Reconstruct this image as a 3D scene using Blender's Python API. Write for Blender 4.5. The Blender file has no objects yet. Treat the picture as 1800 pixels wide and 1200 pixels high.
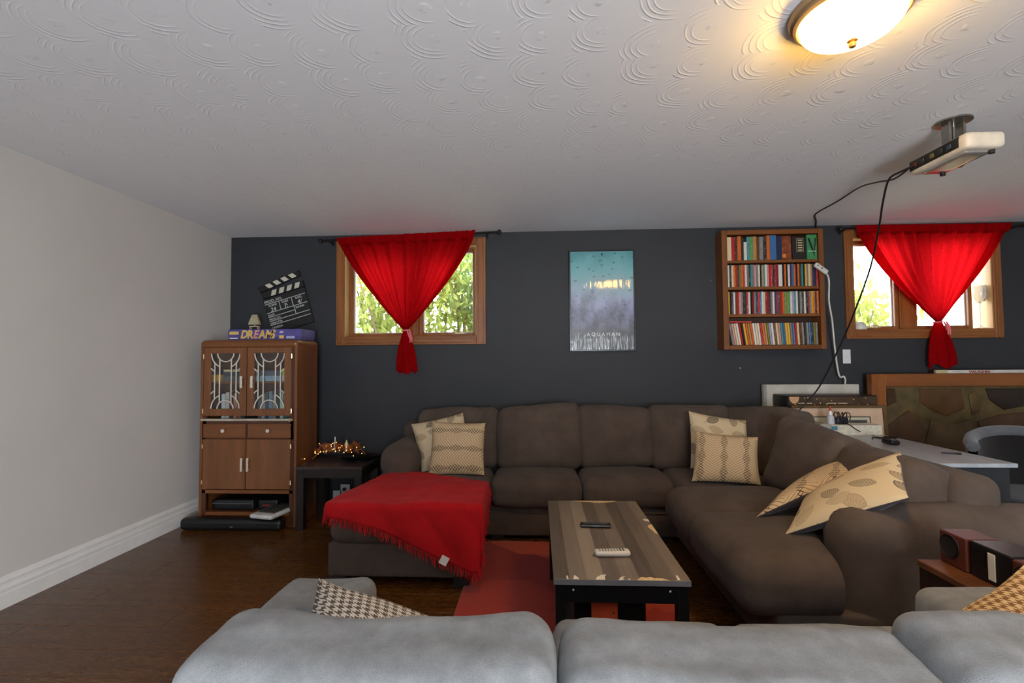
import bpy, bmesh, math, random
from mathutils import Vector, Matrix, Euler, noise
S = bpy.context.scene
COL = S.collection
PI = math.pi
random.seed(7)

# ------------------------------------------------------------------ camera
CAM_H, YAW, PITCH, ROLL, FPX = 1.2814, 0.05114, 0.0390, -0.00709, 861.0
cd = bpy.data.cameras.new('camera'); cam = bpy.data.objects.new('camera', cd); COL.objects.link(cam)
cd.sensor_width = 36.0; cd.lens = FPX / 1800.0 * 36.0; cd.clip_start = 0.02
_f = Vector((-math.sin(YAW)*math.cos(PITCH), math.cos(YAW)*math.cos(PITCH), math.sin(PITCH)))
_r = Vector((math.cos(YAW), math.sin(YAW), 0)); _u = _r.cross(_f)
_r2 = _r*math.cos(ROLL) + _u*math.sin(ROLL); _u2 = -_r*math.sin(ROLL) + _u*math.cos(ROLL)
cam.matrix_world = Matrix(((_r2.x, _u2.x, -_f.x, 0), (_r2.y, _u2.y, -_f.y, 0), (_r2.z, _u2.z, -_f.z, CAM_H), (0, 0, 0, 1)))
S.camera = cam

# ------------------------------------------------------------------ world, daylight, exposure
w = bpy.data.worlds.new('overcast_sky'); S.world = w; w.use_nodes = True
bg = w.node_tree.nodes['Background']; bg.inputs[0].default_value = (0.90, 0.955, 1.0, 1); bg.inputs[1].default_value = 21.0
def area(name, loc, rot, sx, sy, power, col):
    l = bpy.data.lights.new(name, 'AREA'); l.shape = 'RECTANGLE'; l.size = sx; l.size_y = sy
    l.energy = power; l.color = col
    o = bpy.data.objects.new(name, l); COL.objects.link(o); o.location = loc; o.rotation_euler = rot
    return o
# added fill lamp inside the patio door, tilted up to brighten the ceiling
area('ceiling_fill_light', (0.6, -2.45, 0.85), (math.radians(90+28), 0, 0), 1.3, 1.5, 235, (0.86, 0.93, 1.0))
# portals: the openings by which the sky reaches the room
for nm, loc, rz, sx, sy in (('patio_door_portal', (0.6, -2.74, 1.04), 0, 1.4, 2.08), ('window_portal', (-1.145, 4.65, 1.915), PI, 1.24, 0.85), ('window_portal', (3.315, 4.65, 1.92), PI, 1.18, 0.83)):
    pl = area(nm, loc, (math.radians(90), 0, rz), sx, sy, 1.0, (1, 1, 1)); pl.data.cycles.is_portal = True
S.view_settings.view_transform = 'Standard'; S.view_settings.look = 'None'
S.view_settings.exposure = -0.35; S.view_settings.gamma = 1.0; S.view_settings.use_curve_mapping = False
S.cycles.use_denoising = True

# ------------------------------------------------------------------ materials
def lin(c):
    if isinstance(c, str):
        c = tuple(int(c[i:i+2], 16) for i in (0, 2, 4))
    return tuple(((v/255)/12.92 if v/255 <= 0.04045 else ((v/255+0.055)/1.055)**2.4) for v in c) + (1.0,)
class NT:
    def __init__(s, name):
        s.m = bpy.data.materials.new(name); s.m.use_nodes = True; s.t = s.m.node_tree
        s.p = s.t.nodes['Principled BSDF']; s.out = s.t.nodes['Material Output']
    def n(s, typ, **kw):
        nd = s.t.nodes.new(typ)
        for k, v in kw.items(): setattr(nd, k, v)
        return nd
    def l(s, a, b): s.t.links.new(a, b)
    def put(s, sock, v):
        if hasattr(v, 'is_output'): s.l(v, sock)
        else: sock.default_value = v
    def math(s, op, a, b=None, c=None, clamp=False):
        nd = s.n('ShaderNodeMath', operation=op); nd.use_clamp = clamp
        s.put(nd.inputs[0], a)
        if b is not None: s.put(nd.inputs[1], b)
        if c is not None: s.put(nd.inputs[2], c)
        return nd.outputs[0]
    def vm(s, op, a, b=None):
        nd = s.n('ShaderNodeVectorMath', operation=op); s.put(nd.inputs[0], a)
        if b is not None: s.put(nd.inputs[1], b)
        return nd.outputs['Value'] if op in ('LENGTH', 'DISTANCE', 'DOT_PRODUCT') else nd.outputs[0]
    def mix(s, fac, a, b, blend='MIX'):
        nd = s.n('ShaderNodeMix', data_type='RGBA', blend_type=blend)
        s.put(nd.inputs[0], fac); s.put(nd.inputs[6], a); s.put(nd.inputs[7], b)
        return nd.outputs[2]
    def coord(s, which='Object', scale=None, rot=None, loc=None):
        tc = s.n('ShaderNodeTexCoord'); o = tc.outputs[which]
        if scale or rot or loc:
            mp = s.n('ShaderNodeMapping'); s.l(o, mp.inputs[0])
            if scale: mp.inputs['Scale'].default_value = scale
            if rot: mp.inputs['Rotation'].default_value = rot
            if loc: mp.inputs['Location'].default_value = loc
            o = mp.outputs[0]
        return o
    def noise(s, vec, scale, detail=3, rough=0.55, out='Fac'):
        nd = s.n('ShaderNodeTexNoise'); s.l(vec, nd.inputs['Vector'])
        nd.inputs['Scale'].default_value = scale; nd.inputs['Detail'].default_value = detail; nd.inputs['Roughness'].default_value = rough
        return nd.outputs[out]
    def ramp(s, fac, stops, interp='LINEAR'):
        nd = s.n('ShaderNodeValToRGB'); s.l(fac, nd.inputs[0]); e = nd.color_ramp.elements; nd.color_ramp.interpolation = interp
        while len(e) < len(stops): e.new(0.5)
        for i, (p, c) in enumerate(stops): e[i].position = p; e[i].color = c if len(c) == 4 else tuple(c)+(1,)
        return nd.outputs[0]
    def bump(s, h, strength=0.3, dist=0.01):
        nd = s.n('ShaderNodeBump'); nd.inputs['Strength'].default_value = strength; nd.inputs['Distance'].default_value = dist
        s.l(h, nd.inputs['Height']); s.l(nd.outputs[0], s.p.inputs['Normal'])
    def set(s, col=None, rough=None, metal=None, spec=None, sheen=None, coat=None):
        if col is not None: s.put(s.p.inputs['Base Color'], col)
        if rough is not None: s.put(s.p.inputs['Roughness'], rough)
        if metal is not None: s.p.inputs['Metallic'].default_value = metal
        if spec is not None: s.p.inputs['Specular IOR Level'].default_value = spec
        if sheen is not None: s.p.inputs['Sheen Weight'].default_value = sheen
        if coat is not None: s.p.inputs['Coat Weight'].default_value = coat
        return s.m
_mc = {}
def plain(col, rough=0.5, metal=0.0, var=0.06, scale=12.0, spec=0.5, name=None):
    """solid colour with slight mottling"""
    key = (str(col), rough, metal, var, scale, spec)
    if key in _mc: return _mc[key]
    k = NT(name or ('solid_' + str(col).replace(' ', '')))
    c = lin(col); n_ = k.noise(k.coord(), scale)
    a = tuple(v*(1-var*2) for v in c[:3])+(1,); b = tuple(min(1, v*(1+var*2)) for v in c[:3])+(1,)
    _mc[key] = k.set(k.ramp(n_, [(0.3, a), (0.7, b)]), rough, metal, spec)
    return _mc[key]
def wood(name, c1, c2, axis='X', scale=6, rough=0.35, rings=14, coat=0.0, rnd=True):
    k = NT(name); sc = {'X': (0.25, 3, 3), 'Y': (3, 0.25, 3), 'Z': (3, 3, 0.25)}[axis]
    v = k.coord('Object', scale=sc)
    if rnd:
        oi = k.n('ShaderNodeObjectInfo'); cb = k.n('ShaderNodeCombineXYZ')
        r = k.math('MULTIPLY', oi.outputs['Random'], 37.0)
        for i in range(3): k.l(r, cb.inputs[i])
        v = k.vm('ADD', v, cb.outputs[0])
    n1 = k.noise(v, scale, 4, 0.6); n2 = k.noise(v, scale*rings*0.5, 3, 0.7)
    f = k.math('ADD', k.math('MULTIPLY', n1, 0.65), k.math('MULTIPLY', n2, 0.35))
    col = k.ramp(f, [(0.30, lin(c1)), (0.70, lin(c2))])
    k.set(col, rough, coat=coat); k.bump(n2, 0.08, 0.002)
    return k.m
def fabric(name, c1, c2, scale=9, weave=420, rough=0.95, bump=0.35, sheen=0.25):
    k = NT(name); v = k.coord('Object')
    n1 = k.noise(v, scale, 5, 0.65); n2 = k.noise(v, weave, 2, 0.6)
    f = k.math('ADD', k.math('MULTIPLY', n1, 0.6), k.math('MULTIPLY', n2, 0.4))
    k.set(k.ramp(f, [(0.32, lin(c1)), (0.68, lin(c2))]), rough, spec=0.15, sheen=sheen)
    k.bump(n2, bump, 0.002)
    return k.m
def emit(name, col, strength):
    k = NT(name); k.p.inputs['Base Color'].default_value = lin(col)
    k.p.inputs['Emission Color'].default_value = lin(col); k.p.inputs['Emission Strength'].default_value = strength
    return k.m

# ------------------------------------------------------------------ mesh builder
def wm(o):
    m = Matrix.Identity(4)
    while o is not None: m = o.matrix_basis @ m; o = o.parent
    return m
class MB:
    def __init__(s): s.v = []; s.f = []; s.mi = []; s.uv = None
    def add(s, vs, fs, mi=0, M=None):
        b = len(s.v)
        s.v += [(M @ Vector(p)) if M is not None else Vector(p) for p in vs]
        s.f += [tuple(b+i for i in f) for f in fs]; s.mi += [mi]*len(fs)
        return s
    def box(s, x0, x1, y0, y1, z0, z1, bev=0.0, mi=0, M=None, seg=1):
        bm = bmesh.new(); bmesh.ops.create_cube(bm, size=1.0)
        for v in bm.verts: v.co = Vector(((x0+x1)/2+v.co.x*(x1-x0), (y0+y1)/2+v.co.y*(y1-y0), (z0+z1)/2+v.co.z*(z1-z0)))
        if bev > 0: bmesh.ops.bevel(bm, geom=bm.edges[:]+bm.verts[:], offset=bev, segments=seg, affect='EDGES', profile=0.5)
        return s.bm(bm, mi, M)
    def bm(s, bm, mi=0, M=None):
        bm.verts.index_update()
        s.add([v.co.copy() for v in bm.verts], [[v.index for v in f.verts] for f in bm.faces], mi, M); bm.free(); return s
    def tube(s, pts, r, n=8, mi=0, M=None, caps=True, closed=False):
        P = [Vector(p) for p in pts]; N = len(P); R = r if isinstance(r, (list, tuple)) else [r]*N
        vs = []; up = None
        for i, p in enumerate(P):
            if closed: t = (P[(i+1) % N]-P[i-1]).normalized()
            else: t = (P[min(i+1, N-1)]-P[max(i-1, 0)]).normalized()
            if up is None: up = t.orthogonal().normalized()
            up = (up - t*up.dot(t)); up = up.normalized() if up.length > 1e-6 else t.orthogonal().normalized()
            sd = t.cross(up)
            for k in range(n):
                a = 2*PI*k/n; vs.append(p + (up*math.cos(a)+sd*math.sin(a))*R[i])
        fs = []
        for i in range(N if closed else N-1):
            j = (i+1) % N
            for k in range(n): fs.append((i*n+k, i*n+(k+1) % n, j*n+(k+1) % n, j*n+k))
        if caps and not closed: fs.append(tuple(range(n-1, -1, -1))); fs.append(tuple((N-1)*n+k for k in range(n)))
        return s.add(vs, fs, mi, M)
    def lathe(s, prof, c=(0, 0, 0), n=24, mi=0, M=None):
        vs = []; fs = []; c = Vector(c)
        for (r, z) in prof:
            for k in range(n): a = 2*PI*k/n; vs.append(c+Vector((r*math.cos(a), r*math.sin(a), z)))
        for i in range(len(prof)-1):
            for k in range(n): fs.append((i*n+k, i*n+(k+1) % n, (i+1)*n+(k+1) % n, (i+1)*n+k))
        fs.append(tuple(range(n-1, -1, -1))); fs.append(tuple((len(prof)-1)*n+k for k in range(n)))
        return s.add(vs, fs, mi, M)
    def prism(s, poly, y0, y1, mi=0, M=None):
        """polygon given in x,z, extruded along y"""
        n = len(poly); vs = [(x, y0, z) for x, z in poly]+[(x, y1, z) for x, z in poly]
        ar = sum(poly[i][0]*poly[(i+1) % n][1]-poly[(i+1) % n][0]*poly[i][1] for i in range(n))
        fr = list(range(n)); bk = [n+i for i in range(n)]
        sides = [(i, (i+1) % n, n+(i+1) % n, n+i) for i in range(n)]
        if ar > 0: fs = [tuple(fr), tuple(reversed(bk))]+[tuple(reversed(q)) for q in sides]
        else: fs = [tuple(reversed(fr)), tuple(bk)]+sides
        return s.add(vs, fs, mi, M)
    def grid(s, fn, nu, nv, mi=0, M=None):
        vs = [fn(i/nu, j/nv) for j in range(nv+1) for i in range(nu+1)]
        fs = [(j*(nu+1)+i, j*(nu+1)+i+1, (j+1)*(nu+1)+i+1, (j+1)*(nu+1)+i) for j in range(nv) for i in range(nu)]
        return s.add(vs, fs, mi, M)
    def rbox(s, c, size, r, n=10, deform=None, mi=0, M=None):
        """rounded, puffed box: cushions, arms, bodies"""
        hx, hy, hz = [q/2 for q in size]; r = min(r, hx*0.999, hy*0.999, hz*0.999); c = Vector(c)
        bm = bmesh.new(); bmesh.ops.create_cube(bm, size=2.0)
        bmesh.ops.subdivide_edges(bm, edges=bm.edges[:], cuts=n, use_grid_fill=True)
        for v in bm.verts:
            q = []
            for a, h in ((v.co.x, hx), (v.co.y, hy), (v.co.z, hz)):
                fl = max(0.0, h-r)/h                      # keep rows near the rounded edge
                t = abs(a); cut = 0.62
                p = (t/cut)*fl*h if t < cut else fl*h+(t-cut)/(1-cut)*r
                q.append(math.copysign(p, a))
            p = Vector(q); inn = Vector((max(-hx+r, min(hx-r, p.x)), max(-hy+r, min(hy-r, p.y)), max(-hz+r, min(hz-r, p.z))))
            d = p-inn; m = max(abs(d.x), abs(d.y), abs(d.z))
            if d.length > 1e-9: p = inn + d.normalized()*m
            nn = Vector((p.x/hx, p.y/hy, p.z/hz))
            if deform: p = deform(p, nn)
            v.co = c+p
        return s.bm(bm, mi, M)
    def build(s, name, mat, parent=None, smooth=35, local=False):
        me = bpy.data.meshes.new(name)
        if parent is not None and not local:
            inv = wm(parent).inverted(); vs = [inv @ p for p in s.v]
        else: vs = s.v
        me.from_pydata([tuple(p) for p in vs], [], s.f); me.update()
        mats = mat if isinstance(mat, (list, tuple)) else [mat]
        for m in mats: me.materials.append(m)
        if len(mats) > 1: me.polygons.foreach_set('material_index', s.mi)
        if s.uv:
            ul = me.uv_layers.new(name='UVMap')
            for lp in me.loops: ul.data[lp.index].uv = s.uv[lp.vertex_index]
        if smooth:
            me.polygons.foreach_set('use_smooth', [True]*len(me.polygons))
            me.set_sharp_from_angle(angle=math.radians(smooth))
        o = bpy.data.objects.new(name, me); COL.objects.link(o)
        if parent is not None: o.parent = parent
        return o
def tag(o, label=None, cat=None, group=None, kind=None):
    if label: o['label'] = label
    if cat: o['category'] = cat
    if group: o['group'] = group
    if kind: o['kind'] = kind
    return o
def thing(name, label, cat, loc=(0, 0, 0), rot=(0, 0, 0), group=None):
    o = bpy.data.objects.new(name, None); COL.objects.link(o); o.empty_display_size = 0.05
    o.location = loc; o.rotation_euler = rot
    return tag(o, label, cat, group)
def struct(o): o['kind'] = 'structure'; return o
def copy_tree(o, parent=None):
    c = o.copy(); COL.objects.link(c); c.parent = parent
    for ch in list(o.children): copy_tree(ch, c)
    return c
def bx(*a, **k): return MB().box(*a, **k)
def fbm(p, sc=1.0, amp=1.0):
    p = Vector(p)*sc
    return (noise.noise(p)+0.5*noise.noise(p*2.1)+0.25*noise.noise(p*4.3))*amp
_tc = {}
def text_mb(body, size, M, depth=0.0006, align='LEFT', bold=0.0, shear=0.0, sx=1.0):
    """built-in font lettering turned into a mesh; M maps text x,y to the surface"""
    cu = bpy.data.curves.new('lettering', 'FONT'); cu.body = body; cu.size = size; cu.align_x = align
    cu.extrude = depth; cu.offset = bold; cu.shear = shear; cu.resolution_u = 3
    o = bpy.data.objects.new('lettering', cu); COL.objects.link(o)
    dg = bpy.context.evaluated_depsgraph_get(); me = o.evaluated_get(dg).to_mesh()
    mb = MB(); mb.add([Vector((v.co.x*sx, v.co.y, v.co.z)) for v in me.vertices], [tuple(p.vertices) for p in me.polygons], 0, M)
    o.evaluated_get(dg).to_mesh_clear(); bpy.data.objects.remove(o); bpy.data.curves.remove(cu)
    return mb
def facing(x, y, z, ang=0.0):
    """matrix: text plane upright, facing -Y, turned by ang in its plane"""
    return Matrix.Translation((x, y, z)) @ Matrix.Rotation(math.radians(90), 4, 'X') @ Matrix.Rotation(ang, 4, 'Z')
def pillow4(A, B, C, D, t, n=14, pinch=0.05):
    """pillow spanned by four corners A B C D (in order); mi 0 = front (normal side), 1 = back"""
    A, B, C, D = map(Vector, (A, B, C, D)); nrm = (B-A).cross(D-A).normalized()
    mb = MB(); uv = []
    def pt(u, v, sgn):
        a, b = 2*u-1, 2*v-1
        e = (1-a*a)**0.55*(1-b*b)**0.55
        uu = 0.5+0.5*a*(1-pinch*(1-b*b)); vv = 0.5+0.5*b*(1-pinch*(1-a*a))
        p = A.lerp(B, uu).lerp(D.lerp(C, uu), vv)
        return p+nrm*sgn*t*0.5*e*(1+0.12*noise.noise(p*9)) + nrm*0.004*sgn
    for sgn in (1, -1):
        idx0 = len(mb.v); vs = [pt(i/n, j/n, sgn) for j in range(n+1) for i in range(n+1)]
        uv += [(i/n, j/n) for j in range(n+1) for i in range(n+1)]
        q = [(j*(n+1)+i, j*(n+1)+i+1, (j+1)*(n+1)+i+1, (j+1)*(n+1)+i) for j in range(n) for i in range(n)]
        if sgn < 0: q = [tuple(reversed(f)) for f in q]
        mb.add(vs, q, 0 if sgn > 0 else 1)
    m = (n+1)*(n+1)
    ring = [i for i in range(n)]+[j*(n+1)+n for j in range(n)]+[n*(n+1)+n-i for i in range(n)]+[(n-j)*(n+1) for j in range(n)]
    L = len(ring)
    for i in range(L): a, b = ring[i], ring[(i+1) % L]; mb.f.append((b, a, a+m, b+m)); mb.mi.append(1)
    mb.uv = uv
    return mb

# ================================================================== the setting
XL, XR, YF, YB, H = -2.826, 5.2, -2.6, 4.37, 2.44
OAK = wood('oak_trim', '6b3d1c', 'a5672f', 'X', 5, 0.4)
OAKZ = wood('oak_trim_upright', '6b3d1c', 'a5672f', 'Z', 5, 0.4)
OAKL = wood('oak_jamb_pale', 'b98d55', 'd9b47c', 'Z', 5, 0.45)
def m_floor():
    k = NT('dark_laminate'); v = k.coord('Object', scale=(0.5, 6, 1))
    oi = k.n('ShaderNodeObjectInfo'); cb = k.n('ShaderNodeCombineXYZ')
    r = k.math('MULTIPLY', oi.outputs['Random'], 50.0); k.l(r, cb.inputs[0]); k.l(r, cb.inputs[1])
    v = k.vm('ADD', v, cb.outputs[0]); n1 = k.noise(v, 4, 5, 0.65); n2 = k.noise(v, 30, 3, 0.6)
    f = k.math('ADD', k.math('MULTIPLY', n1, 0.7), k.math('MULTIPLY', n2, 0.3))
    c = k.ramp(f, [(0.3, lin('3a2009')), (0.72, lin('6e4416'))])
    c = k.mix(k.math('MULTIPLY', oi.outputs['Random'], 0.25), c, lin('4a270d'))
    k.set(c, k.math('ADD', k.math('MULTIPLY', n2, 0.14), 0.2)); k.bump(n2, 0.04, 0.001); return k.m
FLOORM = m_floor()
floor = struct(bx(XL-0.12, XR+0.12, YF-0.12, YB+0.12, -0.12, -0.008).build('floor', plain('1c0f07', 0.8)))
pm = None; PW, PL = 0.19, 1.26
row = 0; y = YF
while y < YB-0.02:
    x = XL-((row*0.47) % 1.0)*PL
    y1 = min(y+PW, YB)
    while x < XR:
        x0, x1 = max(x, XL), min(x+PL, XR)
        if x1-x0 > 0.05:
            if abs(x1-x0-PL) < 1e-6 and abs(y1-y-PW) < 1e-6:
                if pm is None:
                    o = bx(-PL/2+0.0006, PL/2-0.0006, -PW/2+0.0006, PW/2-0.0006, -0.0078, 0, 0.0012).build('plank', FLOORM, None, 0); pm = o.data; COL.objects.unlink(o); bpy.data.objects.remove(o)
                o = bpy.data.objects.new('plank', pm); COL.objects.link(o); o.location = (x+PL/2, y+PW/2, 0)
            else:
                cx, cy = (x0+x1)/2, (y+y1)/2
                o = bx(x0-cx+0.0006, x1-cx-0.0006, y-cy+0.0006, y1-cy-0.0006, -0.0078, 0, 0.0012).build('plank', FLOORM, None, 0); o.location = (cx, cy, 0)
            o.parent = floor
        x += PL
    y += PW; row += 1

def m_ceiling():
    k = NT('swirled_plaster'); v0 = k.coord('Object')
    wob = k.noise(v0, 6, 2, 0.5, 'Color'); v = k.vm('ADD', v0, k.vm('MULTIPLY', wob, (0.03, 0.03, 0.0)))
    def swirl(off, sc):
        vo = k.n('ShaderNodeTexVoronoi', feature='F1', voronoi_dimensions='2D'); vv = k.vm('ADD', v, off); k.l(vv, vo.inputs['Vector'])
        vo.inputs['Scale'].default_value = sc; vo.inputs['Randomness'].default_value = 0.45
        d = k.vm('SUBTRACT', vv, vo.outputs['Position']); sp = k.n('ShaderNodeSeparateXYZ'); k.l(d, sp.inputs[0])
        cb = k.n('ShaderNodeCombineXYZ'); k.l(k.math('MULTIPLY', sp.outputs[0], 1.0), cb.inputs[0]); k.l(sp.outputs[1], cb.inputs[1])
        dist = k.math('MULTIPLY', k.vm('LENGTH', cb.outputs[0]), sc)
        rr = k.math('ADD', k.math('MULTIPLY', sp.outputs[0], -0.85*sc), k.math('MULTIPLY', sp.outputs[1], 0.25*sc))
        side = k.math('MULTIPLY', k.math('SUBTRACT', k.math('DIVIDE', rr, k.math('ADD', dist, 0.02)), -0.05), 1.9, clamp=True)
        band = k.ramp(dist, [(0.26, (0, 0, 0)), (0.36, (1, 1, 1)), (0.62, (1, 1, 1)), (0.74, (0, 0, 0))])
        sn = k.math('SINE', k.math('MULTIPLY', dist, 62.0))
        ridge = k.math('MULTIPLY', k.math('POWER', k.math('MULTIPLY', k.math('ADD', sn, 1.0), 0.5), 5.0), k.math('MULTIPLY', side, band))
        amp = k.noise(v0, 2.2, 2, 0.5); ridge = k.math('MULTIPLY', ridge, k.math('ADD', k.math('MULTIPLY', amp, 1.2), 0.35, clamp=True))
        sm = k.math('MULTIPLY', k.ramp(dist, [(0.05, (1, 1, 1)), (0.12, (0, 0, 0))]), k.math('GREATER_THAN', k.noise(v0, 55, 2, 0.5), 0.52))
        return k.math('ADD', ridge, k.math('MULTIPLY', sm, 1.2))
    h = swirl((0, 0, 0), 4.7)
    h2 = k.math('MULTIPLY', k.noise(v0, 40, 3, 0.6), 0.12)
    k.set(lin('f0f0f4'), 0.75, spec=0.3); k.bump(k.math('ADD', h, h2), 0.26, 0.006); return k.m
struct(bx(XL-0.12, XR+0.12, YF-0.12, YB+0.25, H, H+0.1).build('ceiling', m_ceiling(), None, 0))
WHITE = plain('d2cec9', 0.55, var=0.015, scale=1.5, name='white_wall_paint')
struct(bx(XL-0.12, XL, YF-0.12, YB+0.25, 0, H).build('wall_left', WHITE, None, 0))
struct(bx(XR, XR+0.12, YF-0.12, YB+0.25, 0, H).build('wall_right', WHITE, None, 0))
def m_dark():
    k = NT('charcoal_wall_paint'); v = k.coord('Object'); n1 = k.noise(v, 1.2, 4, 0.6)
    sp = k.n('ShaderNodeTexVoronoi', feature='F1'); k.l(v, sp.inputs['Vector']); sp.inputs['Scale'].default_value = 3.4
    c = k.ramp(n1, [(0.3, lin('2d2f33')), (0.7, lin('35373b'))])
    chip = k.math('LESS_THAN', sp.outputs['Distance'], 0.022)
    k.set(k.mix(chip, c, lin('a8aaac')), 0.62, spec=0.35); k.bump(k.noise(v, 160, 2), 0.05, 0.002); return k.m
DARK = m_dark()
HOLES = [(-1.755, -0.535, 1.50, 2.33), (2.735, 3.895, 1.515, 2.33)]
wb = MB(); T = 0.25
xs = [XL-0.12, HOLES[0][0], HOLES[0][1], HOLES[1][0], HOLES[1][1], XR+0.12]
for i in range(5):
    hole = HOLES[0] if i == 1 else HOLES[1] if i == 3 else None
    if hole: wb.box(xs[i], xs[i+1], YB, YB+T, 0, hole[2]); wb.box(xs[i], xs[i+1], YB, YB+T, hole[3], H)
    else: wb.box(xs[i], xs[i+1], YB, YB+T, 0, H)
struct(wb.build('wall_back', DARK, None, 0))
# wall behind the camera with the patio door the daylight comes from
DX0, DX1, DH = -0.1, 1.3, 2.08
wf = MB(); wf.box(XL-0.12, DX0, YF-0.12, YF, 0, H).box(DX1, XR+0.12, YF-0.12, YF, 0, H).box(DX0, DX1, YF-0.12, YF, DH, H)
struct(wf.build('wall_front', WHITE, None, 0))
def m_glass(name='window_glass', tint=(1, 1, 1, 1), fr=0.08):
    k = NT(name); k.t.nodes.remove(k.p)
    tr = k.n('ShaderNodeBsdfTransparent'); tr.inputs[0].default_value = tint
    gl = k.n('ShaderNodeBsdfGlossy'); gl.inputs['Roughness'].default_value = 0.02; fz = k.n('ShaderNodeFresnel'); fz.inputs[0].default_value = 1.45
    mx = k.n('ShaderNodeMixShader'); k.l(fz.outputs[0], mx.inputs[0]); k.l(tr.outputs[0], mx.inputs[1]); k.l(gl.outputs[0], mx.inputs[2]); k.l(mx.outputs[0], k.out.inputs[0])
    return k.m
GLASS = m_glass()
WPAINT = plain('e6e4e0', 0.4, var=0.02, name='white_gloss_paint')
d1 = struct(MB().box(DX0, DX0+0.07, YF-0.1, YF-0.02, 0, DH).box(DX1-0.07, DX1, YF-0.1, YF-0.02, 0, DH).box(DX0+0.07, DX1-0.07, YF-0.1, YF-0.02, DH-0.07, DH).box(0.56, 0.64, YF-0.1, YF-0.02, 0, DH-0.07).build('door_1', WPAINT))
bx(DX0+0.07, 0.56, YF-0.065, YF-0.055, 0.0, DH-0.07).build('pane', GLASS, d1)
bx(0.64, DX1-0.07, YF-0.065, YF-0.055, 0.0, DH-0.07).build('pane', GLASS, d1)
# baseboard along the white wall: moulded profile run along Y
prof = [(0, 0), (0.022, 0), (0.022, 0.075), (0.018, 0.080), (0.018, 0.088), (0.021, 0.092), (0.021, 0.104), (0.014, 0.112), (0.012, 0.128), (0.016, 0.134), (0.016, 0.142), (0.008, 0.150), (0.004, 0.160), (0, 0.164)]
bb = MB(); n = len(prof)
bb.add([(XL+a, YF, b) for a, b in prof]+[(XL+a, YB, b) for a, b in prof], [(i, (i+1) % n, n+(i+1) % n, n+i) for i in range(n)]+[tuple(range(n-1, -1, -1)), tuple(range(n, 2*n))])
struct(bb.build('baseboard_left', WPAINT, None, 20))

# ------------------------------------------------------------------ windows
def casing_board(x0, x1, z0, z1, parent, upright):
    m = OAKZ if upright else OAK; d = 0.02; mb = MB()
    mb.box(x0, x1, YB-d, YB, z0, z1, 0.004)
    if upright: mb.box(x0+0.016, x1-0.02, YB-d-0.006, YB-d, z0+0.016, z1-0.016, 0.003)
    else: mb.box(x0+0.016, x1-0.016, YB-d-0.006, YB-d, z0+0.016, z1-0.02, 0.003)
    return mb.build('casing_board', m, parent)
def window(idx, hole, outer, mull, sashes, crank):
    x0, x1, z0, z1 = hole; ox0, ox1, oz0, oz1 = outer
    wn = struct(thing('window_%d' % idx, None, None, ((x0+x1)/2, YB, z0)))
    casing_board(ox0, x0+0.006, oz0, oz1, wn, True); casing_board(x1-0.006, ox1, oz0, oz1, wn, True)
    casing_board(x0+0.006, x1-0.006, z1-0.006, oz1, wn, False); casing_board(x0+0.006, x1-0.006, oz0, z0+0.006, wn, False)
    bx(x0, x0+0.014, YB, YB+0.24, z0, z1).build('jamb', OAKL, wn); bx(x1-0.014, x1, YB, YB+0.24, z0, z1).build('jamb', OAKL, wn)
    bx(x0+0.014, x1-0.014, YB, YB+0.24, z1-0.014, z1).build('head_jamb', OAKL, wn)
    bx(x0+0.014, x1-0.014, YB-0.012, YB+0.24, z0, z0+0.014, 0.004).build('window_sill', OAK, wn)
    bx(mull[0], mull[1], YB+0.08, YB+0.18, z0+0.014, z1-0.014, 0.005).build('mullion', OAKZ, wn)
    for (a, b) in sashes:
        s = MB(); fw = 0.035; q0, q1 = z0+0.014, z1-0.014; ya, yb = YB+0.09, YB+0.145
        s.box(a, a+fw, ya, yb, q0, q1, 0.006).box(b-fw, b, ya, yb, q0, q1, 0.006).box(a+fw, b-fw, ya, yb, q0, q0+fw*0.8, 0.006).box(a+fw, b-fw, ya, yb, q1-fw*0.8, q1, 0.006)
        so = s.build('sash', OAKZ, wn)
        t = MB(); e = 0.008
        t.box(a+fw, a+fw+e, yb-0.02, yb, q0+fw*0.8, q1-fw*0.8).box(b-fw-e, b-fw, yb-0.02, yb, q0+fw*0.8, q1-fw*0.8).box(a+fw, b-fw, yb-0.02, yb, q0+fw*0.8, q0+fw*0.8+e).box(a+fw, b-fw, yb-0.02, yb, q1-fw*0.8-e, q1-fw*0.8)
        t.build('glazing_bead', WPAINT, so)
        bx(a+fw, b-fw, yb-0.012, yb-0.008, q0+fw*0.8, q1-fw*0.8).build('pane', GLASS, so)
    if crank:
        c = MB(); cx = crank; zc = z0+0.035
        c.box(cx-0.05, cx+0.05, YB+0.065, YB+0.09, zc-0.008, zc+0.008, 0.003).lathe([(0.014, 0), (0.014, 0.018), (0.006, 0.024)], (cx, YB+0.06, zc), 12)
        c.tube([(cx, YB+0.055, zc+0.02), (cx+0.03, YB+0.05, zc+0.015), (cx+0.055, YB+0.045, zc-0.002)], 0.005)
        c.build('crank', plain('d8c9a0', 0.35, 0.3), wn)
    return wn
window(1, HOLES[0], (-1.825, -0.455, 1.430, 2.395), (-1.147, -1.085), [(-1.741, -1.147), (-1.085, -0.549)], -0.70)
window(2, HOLES[1], (2.665, 3.955, 1.447, 2.395), (3.18, 3.30), [(2.749, 3.18), (3.30, 3.80)], 2.93)

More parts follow.
